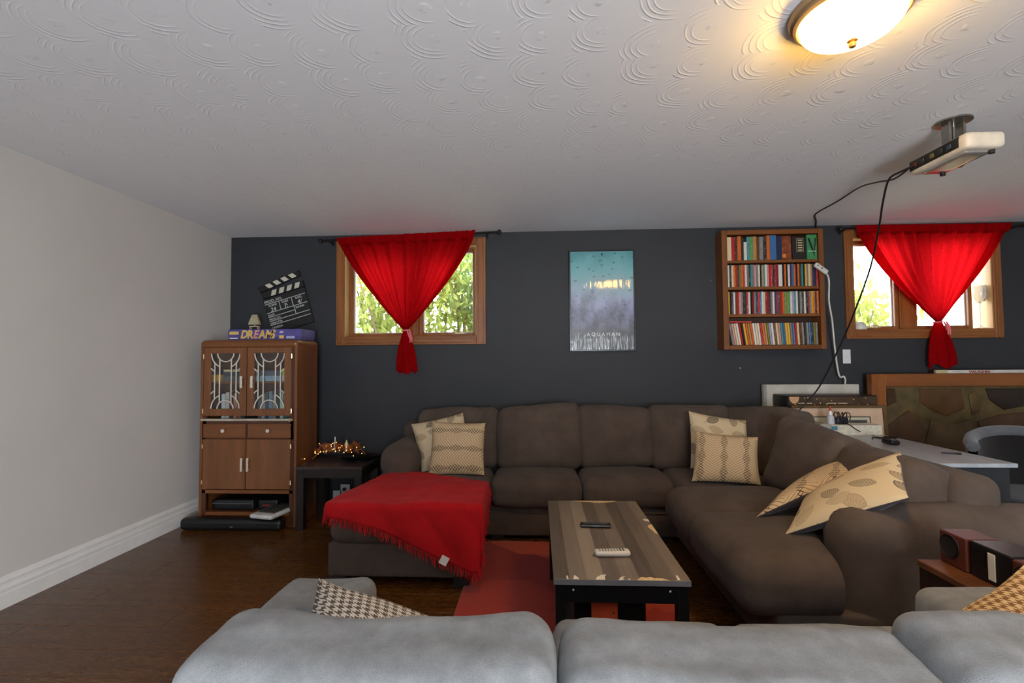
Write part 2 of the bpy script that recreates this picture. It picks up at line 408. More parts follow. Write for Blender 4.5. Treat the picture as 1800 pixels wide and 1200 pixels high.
# ------------------------------------------------------------------ outside
def m_grass():
    k = NT('lawn_grass'); v = k.coord('Object'); k.set(k.ramp(k.noise(v, 7, 5, 0.7), [(0.3, lin('7d8a52')), (0.7, lin('b4bb84'))]), 0.95); return k.m
struct(bx(-9, 12, -14, YF-0.12, -0.2, -0.03).build('ground_outside', plain('a8a598', 0.9, var=0.1), None, 0))
gr = bx(-9, 12, YB+T, 16, 1.2, 1.36).build('ground_outside', m_grass(), None, 0); struct(gr)
BARK = plain('6a573c', 0.85, var=0.18, scale=30)
def leafm(n, c1, c2):
    k = NT(n); k.t.nodes.remove(k.p)
    f = k.noise(k.coord('Object'), 14, 2); col = k.ramp(f, [(0.35, lin(c1)), (0.65, lin(c2))])
    d = k.n('ShaderNodeBsdfDiffuse'); t = k.n('ShaderNodeBsdfTranslucent'); k.l(col, d.inputs[0]); k.l(col, t.inputs[0])
    mx = k.n('ShaderNodeMixShader'); mx.inputs[0].default_value = 0.45; k.l(d.outputs[0], mx.inputs[1]); k.l(t.outputs[0], mx.inputs[2]); k.l(mx.outputs[0], k.out.inputs[0]); return k.m
LEAF = [leafm('leaf_yellow_green', '6d7636', '9aa25c'), leafm('leaf_fresh_green', '5c7040', '869a58')]
def shrub(x, y, h, spread, stems, leaves, label, mi, seed, lo=0.15):
    rnd = random.Random(seed); o = thing('shrub', label, 'shrub', (x, y, 1.36), group='shrubs outside the basement windows')
    tips = []
    for i in range(stems):
        a = rnd.uniform(-1, 1)*spread*0.35; b = rnd.uniform(-1, 1)*spread*0.3; lean = rnd.uniform(-0.5, 0.5)
        hh = h*rnd.uniform(0.7, 1.0); pts = []
        for q in range(6):
            t = q/5; pts.append((x+a+lean*t*spread*(0.6+0.4*t), y+b+rnd.uniform(-.02, .02), 1.355+hh*t))
        mb = MB().tube(pts, [0.020*(1-0.75*q/5) for q in range(6)], 5); mb.build('stem', BARK, o); tips.append(pts)
    mb = MB()
    for i in range(leaves):
        p = rnd.choice(tips); t = rnd.uniform(lo, 1.0)*5; q = int(min(4, t)); c = Vector(p[q]).lerp(Vector(p[q+1]), t-q)
        c += Vector((rnd.gauss(0, 1), rnd.gauss(0, 1), rnd.gauss(0, 1)))*0.16
        if c.z < 1.38 or c.y < YB+T+0.12: continue
        L = rnd.uniform(0.04, 0.085); W = L*0.32
        R = Euler((rnd.uniform(0, 6), rnd.uniform(0, 6), rnd.uniform(0, 6))).to_matrix()
        mb.add([c+R @ Vector(q) for q in ((-L, 0, 0), (0, -W, 0.004), (L, 0, 0), (0, W, 0.004))], [(0, 1, 2, 3)])
    f = mb.build('foliage', LEAF[mi], o, 0); f['kind'] = 'stuff'
    return o
shrub(-1.75, 5.75, 1.40, 1.0, 10, 2000, 'yellow-green shrub with leaning bare stems behind the corner pane of the first window', 0, 1)
shrub(-1.0, 6.1, 1.5, 0.9, 9, 1700, 'tall shrub with thick tan stems behind the post of the first window', 0, 2, 0.25)
shrub(-0.45, 5.9, 1.42, 0.9, 10, 2000, 'leafy fresh green shrub behind the cranked pane of the first window', 1, 3)
shrub(3.7, 5.9, 0.62, 0.5, 9, 700, 'low green shrub seen through the second window beside the bookshelf', 0, 4)
shrub(4.15, 6.6, 0.85, 0.6, 8, 380, 'small bushy shrub seen farther off through the second window', 1, 5)

# ================================================================== curtains and rods
def m_curtain():
    k = NT('red_curtain_cloth'); k.t.nodes.remove(k.p); v = k.coord('Object')
    f = k.noise(v, 90, 3, 0.6); col = k.ramp(f, [(0.3, lin('ae0c13')), (0.7, lin('cc121a'))])
    d = k.n('ShaderNodeBsdfDiffuse'); t = k.n('ShaderNodeBsdfTranslucent'); k.l(col, d.inputs[0]); k.l(col, t.inputs[0])
    mx = k.n('ShaderNodeMixShader'); mx.inputs[0].default_value = 0.62; k.l(d.outputs[0], mx.inputs[1]); k.l(t.outputs[0], mx.inputs[2]); k.l(mx.outputs[0], k.out.inputs[0])
    bp = k.n('ShaderNodeBump'); bp.inputs['Strength'].default_value = 0.25; bp.inputs['Distance'].default_value = 0.003; k.l(k.noise(v, 350, 2), bp.inputs['Height']); k.l(bp.outputs[0], d.inputs['Normal'])
    return k.m
CURT = m_curtain(); IRON = plain('2a2522', 0.4, 0.6)
def curtain(name_lbl, xa, xb, zt_a, zt_b, xk, zk, tail, tie_lbl, seed, hem, yc=4.285, kw=0.022):
    o = thing('curtain', name_lbl, 'curtain', ((xa+xb)/2, yc, zk), group='knotted red curtains')
    nf = 10
    def panel(u, v, dy=0.0):
        zt = zt_a+(zt_b-zt_a)*u; t = v
        z = zt+(zk-zt)*t
        fl = t**1.3
        l = xa+(xk-kw-xa)*fl; r = xb+(xk+kw-xb)*fl
        sag = 0.02*math.sin(PI*t)
        x = l+(r-l)*u
        amp = (0.022+0.010*noise.noise(Vector((u*5, seed, 3))))*(1-0.6*t)
        ph = 6.0*noise.noise(Vector((u*3, seed, 0)))
        y = yc+amp*math.sin(2*PI*nf*u+ph)+0.012*noise.noise(Vector((u*9, t*3, seed)))+0.018*math.sin(PI*t)
        if t < 0.085: y = yc-0.021+(y-yc)*0.25; z += 0.006*noise.noise(Vector((u*40, seed, t*20))); y += 0.003*math.sin(u*150)
        return Vector((x, y+dy, z))
    MB().grid(lambda u, v: panel(u, v), 110, 44).build('panel', CURT, o, 0)
    hm = MB(); hm.grid(lambda u, v: panel(u*hem, v, 0.004), 6, 44).grid(lambda u, v: panel(1-hem+u*hem, v, 0.004), 6, 44).grid(lambda u, v: panel(hem+u*(1-2*hem), v*0.085, 0.004), 100, 5)
    hm.build('hem', CURT, o, 0)
    def tl(u, v):
        wv = [0.024, 0.050, 0.068, 0.078, 0.082]; q = v*4; i = min(3, int(q)); ww = wv[i]+(wv[i+1]-wv[i])*(q-i)
        a = 2*PI*u; fold = 1+0.22*math.sin(5*a+seed)*min(1, v*2)
        return Vector((xk+tail[0]*v+ww*tail[2]*math.cos(a)*fold, yc+0.012+0.028*math.sin(a)*fold, zk-0.008-(zk-tail[1])*v+0.02*math.sin(3*a+seed)*v))
    MB().grid(tl, 40, 16).build('tail', CURT, o, 60)
    tie = MB(); ring = [(xk+0.032*math.cos(a), yc+0.012+0.03*math.sin(a), zk-0.004+0.004*math.cos(a)) for a in [2*PI*i/16 for i in range(16)]]
    tie.tube(ring, 0.006, 6, closed=True)
    for s_ in (0.0, 0.02): tie.tube([(xk+0.02+s_, yc-0.02, zk), (xk+0.035+s_, yc-0.03, zk-0.04), (xk+0.052+s_*0.6, yc-0.025, zk-0.085), (xk+0.045+s_, yc-0.03, zk-0.115)], [0.006, 0.009, 0.008, 0.003], 6)
    t = tie.build('tie', plain('e0707a', 0.6), o); t['label'] = tie_lbl
    return o
curtain('red curtain knotted over the window between the cabinet and the poster', -1.782, -0.535, 2.392, 2.436, -1.165, 1.560, (0.012, 1.195, 1.0), 'pale pink tie', 3.1, 0.075)
curtain('red curtain knotted over the window beside the bookshelf', 2.705, 3.98, 2.410, 2.402, 3.375, 1.585, (0.02, 1.215, 1.25), 'pale pink tie', 8.7, 0.10)
def rod(label, a, b, br):
    o = thing('curtain_rod', label, 'curtain rod', a)
    MB().tube([a, b], 0.008, 10).build('pole', IRON, o)
    for p, d in ((a, -1), (b, 1)): MB().lathe([(0.002, -.022), (0.014, -.015), (0.018, 0), (0.014, .015), (0.002, .022)], p, 12).build('finial', IRON, o)
    for x in br:
        t = (x-a[0])/(b[0]-a[0]); z = a[2]+(b[2]-a[2])*t
        MB().box(x-0.008, x+0.008, YB-0.012, YB, z-0.03, z+0.012, 0.002).box(x-0.005, x+0.005, 4.285, YB, z-0.018, z-0.010, 0.002).build('bracket', IRON, o)
    return o
rod('dark iron curtain rod above the window nearest the cabinet', (-1.945, 4.285, 2.372), (-0.325, 4.285, 2.421), (-1.86, -0.44))
rod('dark iron curtain rod above the window beside the bookshelf', (2.60, 4.285, 2.388), (4.10, 4.285, 2.386), (2.635, 4.03))

# ================================================================== ceiling lamp
LX, LY = 1.04, 1.62
lamp = thing('ceiling_lamp', 'lit flush ceiling lamp with white glass bowl and bronze rim', 'lamp', (LX, LY, H))
MB().lathe([(0.06, 0), (0.176, 0), (0.182, -0.012), (0.176, -0.026), (0.166, -0.030), (0.168, -0.040), (0.158, -0.046), (0.150, -0.044), (0.150, -0.020), (0.06, -0.012)], (LX, LY, H), 48).build('rim', plain('a68a66', 0.4, 0.3), lamp)
dome = [(0.150*math.cos(a), -0.046-0.072*math.sin(a)) for a in [PI/2*i/14 for i in range(14)]]+[(0.003, -0.118)]
k = NT('lamp_bowl_glass'); k.p.inputs['Base Color'].default_value = lin('fff1d0'); k.p.inputs['Roughness'].default_value = 0.3
k.p.inputs['Emission Color'].default_value = (1.0, 0.56, 0.11, 1); k.p.inputs['Emission Strength'].default_value = 85.0
MB().lathe(dome, (LX, LY, H), 48).build('glass_bowl', k.m, lamp, 60)
MB().lathe([(0.002, -0.145), (0.010, -0.142), (0.013, -0.134), (0.008, -0.126), (0.016, -0.122), (0.014, -0.117)], (LX, LY, H), 16).build('finial', plain('a07a48', 0.35, 0.6), lamp)

# ================================================================== projector and cables
pj = thing('projector', 'cream projector hung upside down from the ceiling', 'projector', (2.05, 2.45, 2.23))
CREAM = plain('d9cfbd', 0.4); BLK = plain('141414', 0.45); CHROME = plain('8d8a85', 0.25, 0.8)
MB().rbox((2.027, 2.445, 2.264), (0.176, 0.35, 0.076), 0.022, 8).build('body', CREAM, pj)
MB().rbox((1.944, 2.46, 2.268), (0.014, 0.30, 0.052), 0.006, 6).build('port_panel', plain('20201a', 0.5), pj)
for i, (yy, c) in enumerate(((2.36, '2a4058'), (2.41, '2b2b2b'), (2.46, '6a6030'), (2.52, '303030'), (2.57, '5a2018'))): bx(1.932, 1.937, yy-0.012, yy+0.012, 2.256, 2.276, 0.002).build('socket', plain(c, 0.4), pj)
MB().rbox((2.03, 2.445, 2.225), (0.12, 0.26, 0.012), 0.005, 6).build('underside_plate', plain('b8b4ae', 0.18, 0.5), pj)
MB().lathe([(0.032, 0), (0.032, 0.02), (0.022, 0.024)], (0, 0, 0), 24, M=Matrix.Translation((2.11, 2.53, 2.264)) @ Matrix.Rotation(PI/2, 4, 'Y')).build('lens', BLK, pj)
for yy in (2.31, 2.58): MB().lathe([(0.012, -0.02), (0.012, 0.0)], (2.08, yy, 2.23), 12).build('foot', BLK, pj)
mt = thing('projector_mount', 'metal ceiling mount holding the projector', 'ceiling mount', (2.05, 2.47, H))
MB().lathe([(0.075, 0), (0.075, -0.008), (0.03, -0.014)], (2.05, 2.47, H), 28).build('ceiling_plate', CHROME, mt)
MB().tube([(2.05, 2.47, H-0.01), (2.05, 2.47, 2.325)], 0.009, 12).build('stem', CHROME, mt)
for xx in (2.010, 2.078): bx(xx, xx+0.012, 2.445, 2.495, 2.303, H-0.012, 0.002).build('bracket', CHROME, mt)
for a in (0.6, 2.2, 3.8, 5.4): MB().tube([(2.05, 2.47, 2.335), (2.05+0.06*math.cos(a), 2.47+0.10*math.sin(a), 2.325), (2.05+0.06*math.cos(a), 2.47+0.105*math.sin(a), 2.303)], 0.006, 6).build('arm', CHROME, mt)
def smooth_path(P, n=6):
    P = [Vector(p) for p in P]; out = []
    for i in range(len(P)-1):
        a, b, c, d = P[max(i-1, 0)], P[i], P[i+1], P[min(i+2, len(P)-1)]
        for q in range(n):
            t = q/n; out.append(0.5*((2*b)+(c-a)*t+(2*a-5*b+4*c-d)*t*t+(3*b-a-3*c+d)*t**3))
    out.append(P[-1]); return out
def cord(label, P, r, mat, cat='cable', name='cable'):
    return tag(MB().tube(smooth_path(P), r, 7).build(name, mat, None, 60), label, cat)
cord('black cable running along the ceiling from the projector to the bookshelf', [(1.932, 2.600, 2.262), (1.96, 2.75, 2.26), (2.01, 2.95, 2.315), (2.13, 3.30, 2.405), (2.215, 3.657, 2.434), (2.23, 3.98, 2.434), (2.34, 4.18, 2.434), (2.43, 4.345, 2.430), (2.435, 4.362, 2.400)], 0.005, BLK)
cord('black cable hanging from the projector down behind the sofa corner', [(1.932, 2.570, 2.262), (1.90, 2.62, 2.25), (1.897, 2.70, 2.238), (1.965, 2.85, 2.16), (2.041, 3.0, 2.057), (2.116, 3.2, 1.855), (2.179, 3.45, 1.628), (2.197, 3.65, 1.402), (2.139, 3.85, 1.064), (2.016, 3.93, 0.860), (1.99, 3.93, 0.74)], 0.0055, BLK)

# ================================================================== poster
po = thing('framed_poster', 'glossy film poster in teal and violet in a thin black frame', 'poster', (0.578, YB, 1.358))
PX0, PX1, PZ0, PZ1 = 0.287, 0.868, 1.358, 2.258; fy0, fy1 = 4.340, YB
fr = MB(); fwd = 0.014
fr.box(PX0, PX0+fwd, fy0, fy1, PZ0, PZ1, 0.003).box(PX1-fwd, PX1, fy0, fy1, PZ0, PZ1, 0.003).box(PX0+fwd, PX1-fwd, fy0, fy1, PZ0, PZ0+fwd, 0.003).box(PX0+fwd, PX1-fwd, fy0, fy1, PZ1-fwd, PZ1, 0.003)
fr.build('frame', plain('101820', 0.3), po)
def m_poster():
    k = NT('poster_print'); v = k.coord('Object'); sp = k.n('ShaderNodeSeparateXYZ'); k.l(v, sp.inputs[0])
    z = k.math('DIVIDE', sp.outputs[2], 0.9); wob = k.noise(v, 5, 4, 0.6); zz = k.math('ADD', z, k.math('MULTIPLY', k.math('SUBTRACT', wob, 0.5), 0.35))
    c = k.ramp(zz, [(0.02, lin('3c3d42')), (0.20, lin('5a5c66')), (0.34, lin('7c82a6')), (0.48, lin('8f97bd')), (0.62, lin('8aa8b8')), (0.82, lin('62aab2')), (0.98, lin('3f8f98'))])
    dk = k.ramp(k.noise(k.coord('Object', scale=(1, 1, 0.55)), 6, 5, 0.7), [(0.44, (0, 0, 0)), (0.58, (1, 1, 1))])
    low = k.ramp(z, [(0.15, (1, 1, 1)), (0.5, (0.7, 0.7, 0.7)), (0.62, (0, 0, 0))])
    c = k.mix(k.math('MULTIPLY', dk, k.math('MULTIPLY', low, 0.95)), c, lin('3b4250'))
    vo = k.n('ShaderNodeTexVoronoi', feature='F1'); k.l(k.coord('Object', scale=(1, 1, 1.6)), vo.inputs['Vector']); vo.inputs['Scale'].default_value = 13
    c = k.mix(k.math('MULTIPLY', k.math('LESS_THAN', vo.outputs['Distance'], 0.2), 0.55), c, lin('2f5663'))
    k.set(c, 0.4, coat=0.7); k.p.inputs['Coat Roughness'].default_value = 0.05
    wv = k.coord('Object', scale=(16, 1, 1.3)); wr = k.noise(wv, 1.6, 3, 0.6)
    bp = k.n('ShaderNodeBump'); bp.inputs['Strength'].default_value = 0.8; bp.inputs['Distance'].default_value = 0.010
    k.l(k.math('MULTIPLY', wr, k.ramp(z, [(0.12, (1, 1, 1)), (0.32, (0.3, 0.3, 0.3)), (0.8, (0.22, 0.22, 0.22))])), bp.inputs['Height']); k.l(bp.outputs[0], k.p.inputs['Coat Normal'])
    return k.m
bx(PX0+fwd, PX1-fwd, 4.350, 4.356, PZ0+fwd, PZ1-fwd).build('print', m_poster(), po, 0)
PRW = plain('e8e8ea', 0.5)
text_mb('A Q U A M A N', 0.043, facing(0.585, 4.3490, 1.493), 0.0004, 'CENTER', 0.0004).build('lettering', PRW, po, 0)
bx(0.553, 0.609, 4.3490, 4.3498, 2.199, 2.200).build('title_rule', plain('24424a', 0.5), po, 0)
MB().prism([(0.581, 2.232), (0.592, 2.222), (0.588, 2.206), (0.574, 2.206), (0.570, 2.222)], 4.3490, 4.3498).build('emblem', plain('24424a', 0.5), po, 0)

# ================================================================== bookshelf on the wall
BX0, BX1, BZ0, BZ1, BY = 1.575, 2.415, 1.360, 2.376, 4.215
SHW = wood('shelf_stain', '5a3212', '8c5322', 'X', 5, 0.4); SHWZ = wood('shelf_stain_upright', '5a3212', '8c5322', 'Z', 5, 0.4)
bs = thing('bookshelf', 'brown wall-hung bookshelf with four rows of discs and books', 'bookshelf', ((BX0+BX1)/2, YB, BZ0))
bx(BX0, BX0+0.046, BY, YB-0.001, BZ0, BZ1, 0.003).build('side_panel', SHWZ, bs); bx(BX1-0.040, BX1, BY, YB-0.001, BZ0, BZ1, 0.003).build('side_panel', SHWZ, bs)
bx(BX0+0.046, BX1-0.040, BY, YB-0.001, 2.336, BZ1, 0.003).build('top_panel', SHW, bs); bx(BX0+0.046, BX1-0.040, BY, YB-0.001, BZ0, 1.397, 0.003).build('bottom_panel', SHW, bs)
bx(BX0+0.046, BX1-0.040, YB-0.012, YB-0.001, 1.397, 2.336).build('back_panel', plain('3a2010', 0.6), bs)
SHZ = [1.397, 1.660, 1.892, 2.119]
for z in SHZ[1:]: bx(BX0+0.046, BX1-0.040, BY+0.012, YB-0.012, z-0.024, z, 0.002).build('shelf_board', SHW, bs)
# tinted spines: one material, colour from each object
def m_spine():
    k = NT('printed_spine'); oi = k.n('ShaderNodeObjectInfo'); v = k.coord('Object', scale=(20, 0, 1))
    cb = k.n('ShaderNodeCombineXYZ'); r = k.math('MULTIPLY', oi.outputs['Random'], 91.0); k.l(r, cb.inputs[2]); k.l(r, cb.inputs[0]); v2 = k.vm('ADD', v, cb.outputs[0])
    f = k.noise(v2, 22, 3, 0.75); g = k.noise(v2, 75, 2, 0.6)
    inv = k.mix(k.math('GREATER_THAN', oi.outputs['Random'], 0.5), lin('181614'), lin('d8d2c8'))
    fac = k.math('MULTIPLY', k.math('GREATER_THAN', k.math('ADD', k.math('MULTIPLY', f, 0.7), k.math('MULTIPLY', g, 0.3)), 0.56), 0.6)
    k.set(k.mix(fac, oi.outputs['Color'], inv), 0.3); return k.m
SPINE = m_spine()
CN = dict(white='d9d5cc', cream='d8c49a', black='1b1a1a', charcoal='383634', grey='7d7a75', red='b3201c', crimson='8c1622', orange='cf6420', brown='6a3f22', tan='b08a55', yellow='d9a51e', olive='7f7a2c', green='4f8f47', teal='3f8581', blue='3d6b9c', navy='232c4e', lavender='a39cc0', pink='c98a8a', purple='4c3358')
_cm = {}
def case(x, wd, z, hgt, depth, col, label, group, name, tilt=0.0, y0=None):
    key = (round(wd, 4), round(hgt, 3), depth)
    if key not in _cm:
        mb = MB().box(0, wd, 0, depth, 0, hgt, min(0.002, wd*0.12)); o = mb.build(name, SPINE, None, 0); _cm[key] = o.data
    else: o = bpy.data.objects.new(name, _cm[key]); COL.objects.link(o)
    o.location = (x, (BY+0.016) if y0 is None else y0, z); o.rotation_euler = (0, tilt, 0)
    o.color = lin(CN[col]); return tag(o, label, 'book' if name == 'book' else 'disc case', group)
ORD = ['first', 'second', 'third', 'fourth', 'fifth', 'sixth', 'seventh', 'eighth', 'ninth', 'tenth']
def nth(i):
    if i < 10: return ORD[i]
    n_ = i+1; suf = 'th' if 10 <= n_ % 100 <= 20 else {1: 'st', 2: 'nd', 3: 'rd'}.get(n_ % 10, 'th'); return '%d%s' % (n_, suf)
rnd = random.Random(11)
X0, X1 = BX0+0.047, BX1-0.041
R2 = 'white black cream orange red black olive orange red white grey black teal grey pink grey white black tan teal white pink red red black crimson crimson white white black orange black white purple blue orange black orange charcoal teal black yellow grey cream tan purple navy red'.split()
R3 = 'yellow black purple white brown red pink grey black charcoal red white black crimson grey navy red blue white cream crimson crimson black grey white purple crimson charcoal red orange green olive green white lavender teal white charcoal grey charcoal white black crimson grey yellow orange black orange'.split()
R4 = 'grey pink cream white red black yellow orange tan orange white cream white red orange tan olive lavender white brown cream pink teal blue yellow yellow grey blue red cream brown grey charcoal grey blue navy olive grey'.split()
for names, z, txt, grp in ((R2, SHZ[2], 'second shelf from the top', 'disc cases on the second shelf'), (R3, SHZ[1], 'third shelf from the top', 'disc cases on the third shelf')):
    ws = [rnd.choice((0.0135, 0.0145, 0.0145, 0.016)) for _ in names]; sc = (X1-X0-0.004)/sum(ws); x = X0+0.001
    for i, nm in enumerate(names):
        case(x, round(ws[i]*sc, 4)-0.0006, z+0.0005, rnd.choice((0.186, 0.188, 0.190)), 0.125, nm, '%s disc case, %s from the poster side on the %s' % (nm, nth(i), txt), grp, 'disc_case'); x += ws[i]*sc
x = X0+0.030
for i, nm in enumerate(R4):
    t = -math.radians(8.5*(1-i/len(R4))+0.6); wd = 0.0165 if nm in ('white', 'yellow', 'grey', 'cream') else 0.0150
    case(x, wd, SHZ[0]+0.001, 0.186, 0.125, nm, '%s disc case leaning, %s from the poster side on the bottom shelf' % (nm, nth(i), ), 'disc cases on the bottom shelf', 'disc_case', t); x += (wd+0.0007)/math.cos(t)+0.0022
o = MB().box(0, 0.19, 0, 0.12, 0, 0.014, 0.002).build('disc_case', SPINE, None, 0); o.location = (X0+0.004, BY+0.02, 1.5905); o.rotation_euler = (0, 0.02, 0); o.color = lin('b3201c'); tag(o, 'red disc case lying flat on top of the bottom shelf row', 'disc case', 'disc cases on the bottom shelf')
TOP = [('cream', 0.036, .205), ('red', 0.026, .205), ('black', 0.020, .205), ('orange', 0.030, .212), ('charcoal', 0.020, .200), ('white', 0.024, .160), ('teal', 0.024, .205), ('green', 0.022, .205), ('tan', 0.030, .207), ('brown', 0.022, .204), ('grey', 0.030, .203), ('black', 0.026, .208), ('orange', 0.026, .214), ('blue', 0.050, .216), ('navy', 0.042, .207)]
x = X0+0.002; sc = (2.080-x)/sum(t[1] for t in TOP)
for i, (nm, wd, hh) in enumerate(TOP):
    case(x, round(wd*sc, 4)-0.0008, SHZ[3]+0.0005, hh*0.98, 0.12, nm, '%s paperback, %s from the poster side on the top shelf' % (nm, nth(i)), 'paperbacks on the top shelf', 'book'); x += wd*sc
def facebook(x0, x1, hh, col, label, y, deco):
    o = thing('book', label, 'book', ((x0+x1)/2, y, SHZ[3]+0.0005), group='books facing out on the top shelf')
    bx(x0, x1, y, y+0.022, SHZ[3]+0.0005, SHZ[3]+0.0005+hh, 0.002).build('cover', col, o); deco(o, x0, x1, y, SHZ[3], hh); return o
def m_rust():
    k = NT('rust_cover'); f = k.noise(k.coord('Object'), 22, 4, 0.7); k.set(k.ramp(f, [(0.3, lin('3c1c10')), (0.55, lin('8a4422')), (0.75, lin('cf7a34'))]), 0.4); return k.m
facebook(2.083, 2.166, 0.206, m_rust(), 'rust-brown mottled book facing out on the top shelf', BY+0.03, lambda o, a, b, y, z, h: bx(a+0.006, a+0.036, y-0.001, y-0.0003, z+0.02, z+0.05).build('cover_patch', plain('e07c28', 0.5), o, 0))
def deco_black(o, a, b, y, z, h):
    C = plain('c9b78a', 0.5); mb = MB(); x0, x1, q0, q1 = a+0.036, b-0.022, z+0.068, z+0.182; t = 0.0022
    mb.box(x0, x0+t, y-0.001, y, q0, q1).box(x1-t, x1, y-0.001, y, q0, q1).box(x0, x1, y-0.001, y, q0, q0+t).box(x0, x1, y-0.001, y, q1-t, q1); mb.build('cover_border', C, o, 0)
    for i in range(5): bx(x0+0.012, x1-0.010, y-0.001, y, q1-0.022-i*0.021, q1-0.012-i*0.021).build('cover_print', C, o, 0)
facebook(2.170, 2.284, 0.200, plain('1a1512', 0.45), 'black book with a boxed cream title facing out on the top shelf', BY+0.025, deco_black)
def deco_green(o, a, b, y, z, h):
    B = plain('10130f', 0.5)
    MB().prism([(a+0.006, z+0.178), (a+0.022, z+0.182), (a+0.064, z+0.055), (a+0.058, z+0.030)], y-0.001, y).prism([(b-0.006, z+0.182), (b-0.018, z+0.182), (a+0.056, z+0.050), (a+0.060, z+0.030)], y-0.0012, y-0.0002).build('cover_mark', B, o, 0)
    bx(a+0.008, b-0.012, y-0.0016, y-0.0012, z+0.068, z+0.072).build('cover_print', plain('cfe0cc', 0.5), o, 0)
facebook(2.289, 2.372, 0.212, plain('3f8a55', 0.4, var=0.15), 'green book with a black pointed mark facing out on the top shelf', BY+0.022, deco_green)

# ================================================================== clapperboard
CB = thing('clapperboard', 'black film clapperboard hung tilted on the dark wall', 'clapperboard', (-2.418, YB-0.022, 1.534), (0, -math.radians(16.2), 0))
SLB = plain('17181a', 0.5); SLW = plain('b9bcb8', 0.6); IVY = plain('c9c6b4', 0.6)
MB().box(0, 0.41, 0, 0.018, 0, 0.335, 0.003).build('slate', SLB, CB, local=True)
ls = MB().box(0, 0.41, -0.004, 0.018, 0.337, 0.395, 0.003).build('lower_stick', SLB, CB, local=True)
us = MB().box(0, 0.41, -0.004, 0.018, 0.0, 0.055, 0.003).build('upper_stick', SLB, CB, local=True); us.location = (-0.004, 0, 0.398); us.rotation_euler = (0, -math.radians(6.5), 0)
for i in range(4):
    x = 0.090+i*0.075
    MB().prism([(x, 0.342), (x+0.045, 0.342), (x+0.068, 0.390), (x+0.023, 0.390)], -0.006, -0.003).build('stripe', IVY, ls, 0, local=True)
    x = 0.070+i*0.078
    MB().prism([(x+0.026, 0.006), (x+0.072, 0.006), (x+0.046, 0.049), (x, 0.049)], -0.006, -0.003).build('stripe', IVY, us, 0, local=True)
def rule(x0, z0, x1, z1, t=0.0055):
    MB().box(min(x0, x1)-(t/2 if x0 == x1 else 0), max(x0, x1)+(t/2 if x0 == x1 else 0), -0.002, 0.0, min(z0, z1)-(t/2 if z0 == z1 else 0), max(z0, z1)+(t/2 if z0 == z1 else 0)).build('rule_line', SLW, CB, 0, local=True)
for z, a, b in ((0.278, 0.01, 0.40), (0.196, 0.01, 0.40), (0.157, 0.01, 0.27), (0.118, 0.01, 0.40), (0.080, 0.01, 0.40)): rule(a, z, b, z)
rule(0.145, 0.196, 0.145, 0.278); rule(0.265, 0.196, 0.265, 0.278); rule(0.270, 0.118, 0.270, 0.196)
TM = lambda x, z: Matrix.Translation((x, -0.001, z)) @ Matrix.Rotation(math.radians(90), 4, 'X')
for s_, x, z, sz in (('PROD. NO.', 0.012, 0.288, 0.034), ('SCENE', 0.040, 0.250, 0.027), ('TAKE', 0.165, 0.250, 0.027), ('ROLL', 0.300, 0.250, 0.027), ('DATE', 0.015, 0.165, 0.024), ('SOUND', 0.280, 0.166, 0.024), ('PROD.CO.', 0.015, 0.126, 0.024), ('DIRECTOR', 0.015, 0.088, 0.024), ('CAMERA', 0.015, 0.044, 0.028), ('24', 0.050, 0.202, 0.052), ('7:', 0.180, 0.202, 0.052), ('4/', 0.310, 0.202, 0.052)):
    text_mb(s_, sz, TM(x, z), 0.0006, 'LEFT', 0.0006, 0.15 if sz > 0.04 else 0).build('lettering', SLW, CB, 0, local=True)

# ================================================================== vintage cabinet
CX0, CX1, CY0, CY1, CZ = -2.672, -1.885, 3.765, 4.13, 1.462
WAL = wood('walnut_veneer', '5f3618', '85512a', 'Z', 4, 0.32, coat=0.2); WALD = wood('walnut_dark', '3d1f0e', '57301a', 'Z', 4, 0.35); WALX = wood('walnut_veneer_cross', '5f3618', '85512a', 'X', 4, 0.32)
BONE = plain('cfc6b8', 0.4); BRASS = plain('c9b48c', 0.3, 0.7)
cb = thing('display_cabinet', 'vintage brown cabinet with deco glass doors in the corner', 'cabinet', ((CX0+CX1)/2, (CY0+CY1)/2, 0))
bx(CX0, CX0+0.022, CY0, CY1, 0, CZ-0.02, 0.003).build('side_panel', WAL, cb)
bx(CX1-0.022, CX1, CY0, CY1, 0, CZ-0.02, 0.003).build('side_panel', WAL, cb)
bx(CX0, CX1, CY1-0.012, CY1, 0.02, CZ-0.03).build('back_panel', WALD, cb)
tp = MB(); tp.rbox(((CX0+CX1)/2, (CY0+CY1)/2, CZ-0.035), (CX1-CX0+0.004, CY1-CY0+0.012, 0.07), 0.03, 10); tp.build('top_panel', WALX, cb)
for a in (CX0+0.022, CX1-0.058):   # front stiles
    bx(a, a+0.036, CY0, CY0+0.02, 0.02, CZ-0.06, 0.004).build('stile', WALD, cb)
bx(CX0+0.022, CX1-0.022, CY0+0.02, CY1-0.012, 0.815, 0.835).build('shelf', WALX, cb)
bx(CX0+0.022, CX1-0.022, CY0+0.03, CY1-0.012, 1.115, 1.13).build('shelf', WALX, cb)
bx(CX0+0.022, CX1-0.022, CY0, CY1-0.012, 0.255, 0.285, 0.003).build('shelf', WALX, cb)
bx(CX0+0.022, CX1-0.022, CY0+0.004, CY1-0.012, 0.085, 0.11, 0.003).build('bottom_shelf', WALX, cb)
bx(CX0+0.022, CX1-0.022, CY0+0.01, CY0+0.03, 0.0, 0.085).build('plinth', WALD, cb)
bx(CX0+0.012, CX1-0.03, CY0-0.014, CY0+0.02, 0.822, 0.840, 0.004).build('metal_strip', plain('c6bcae', 0.3, 0.4), cb)
MB().lathe([(0.010, -0.012), (0.010, 0.012)], (CX1-0.05, CY0-0.012, 0.831), 10).build('strip_latch', BRASS, cb)
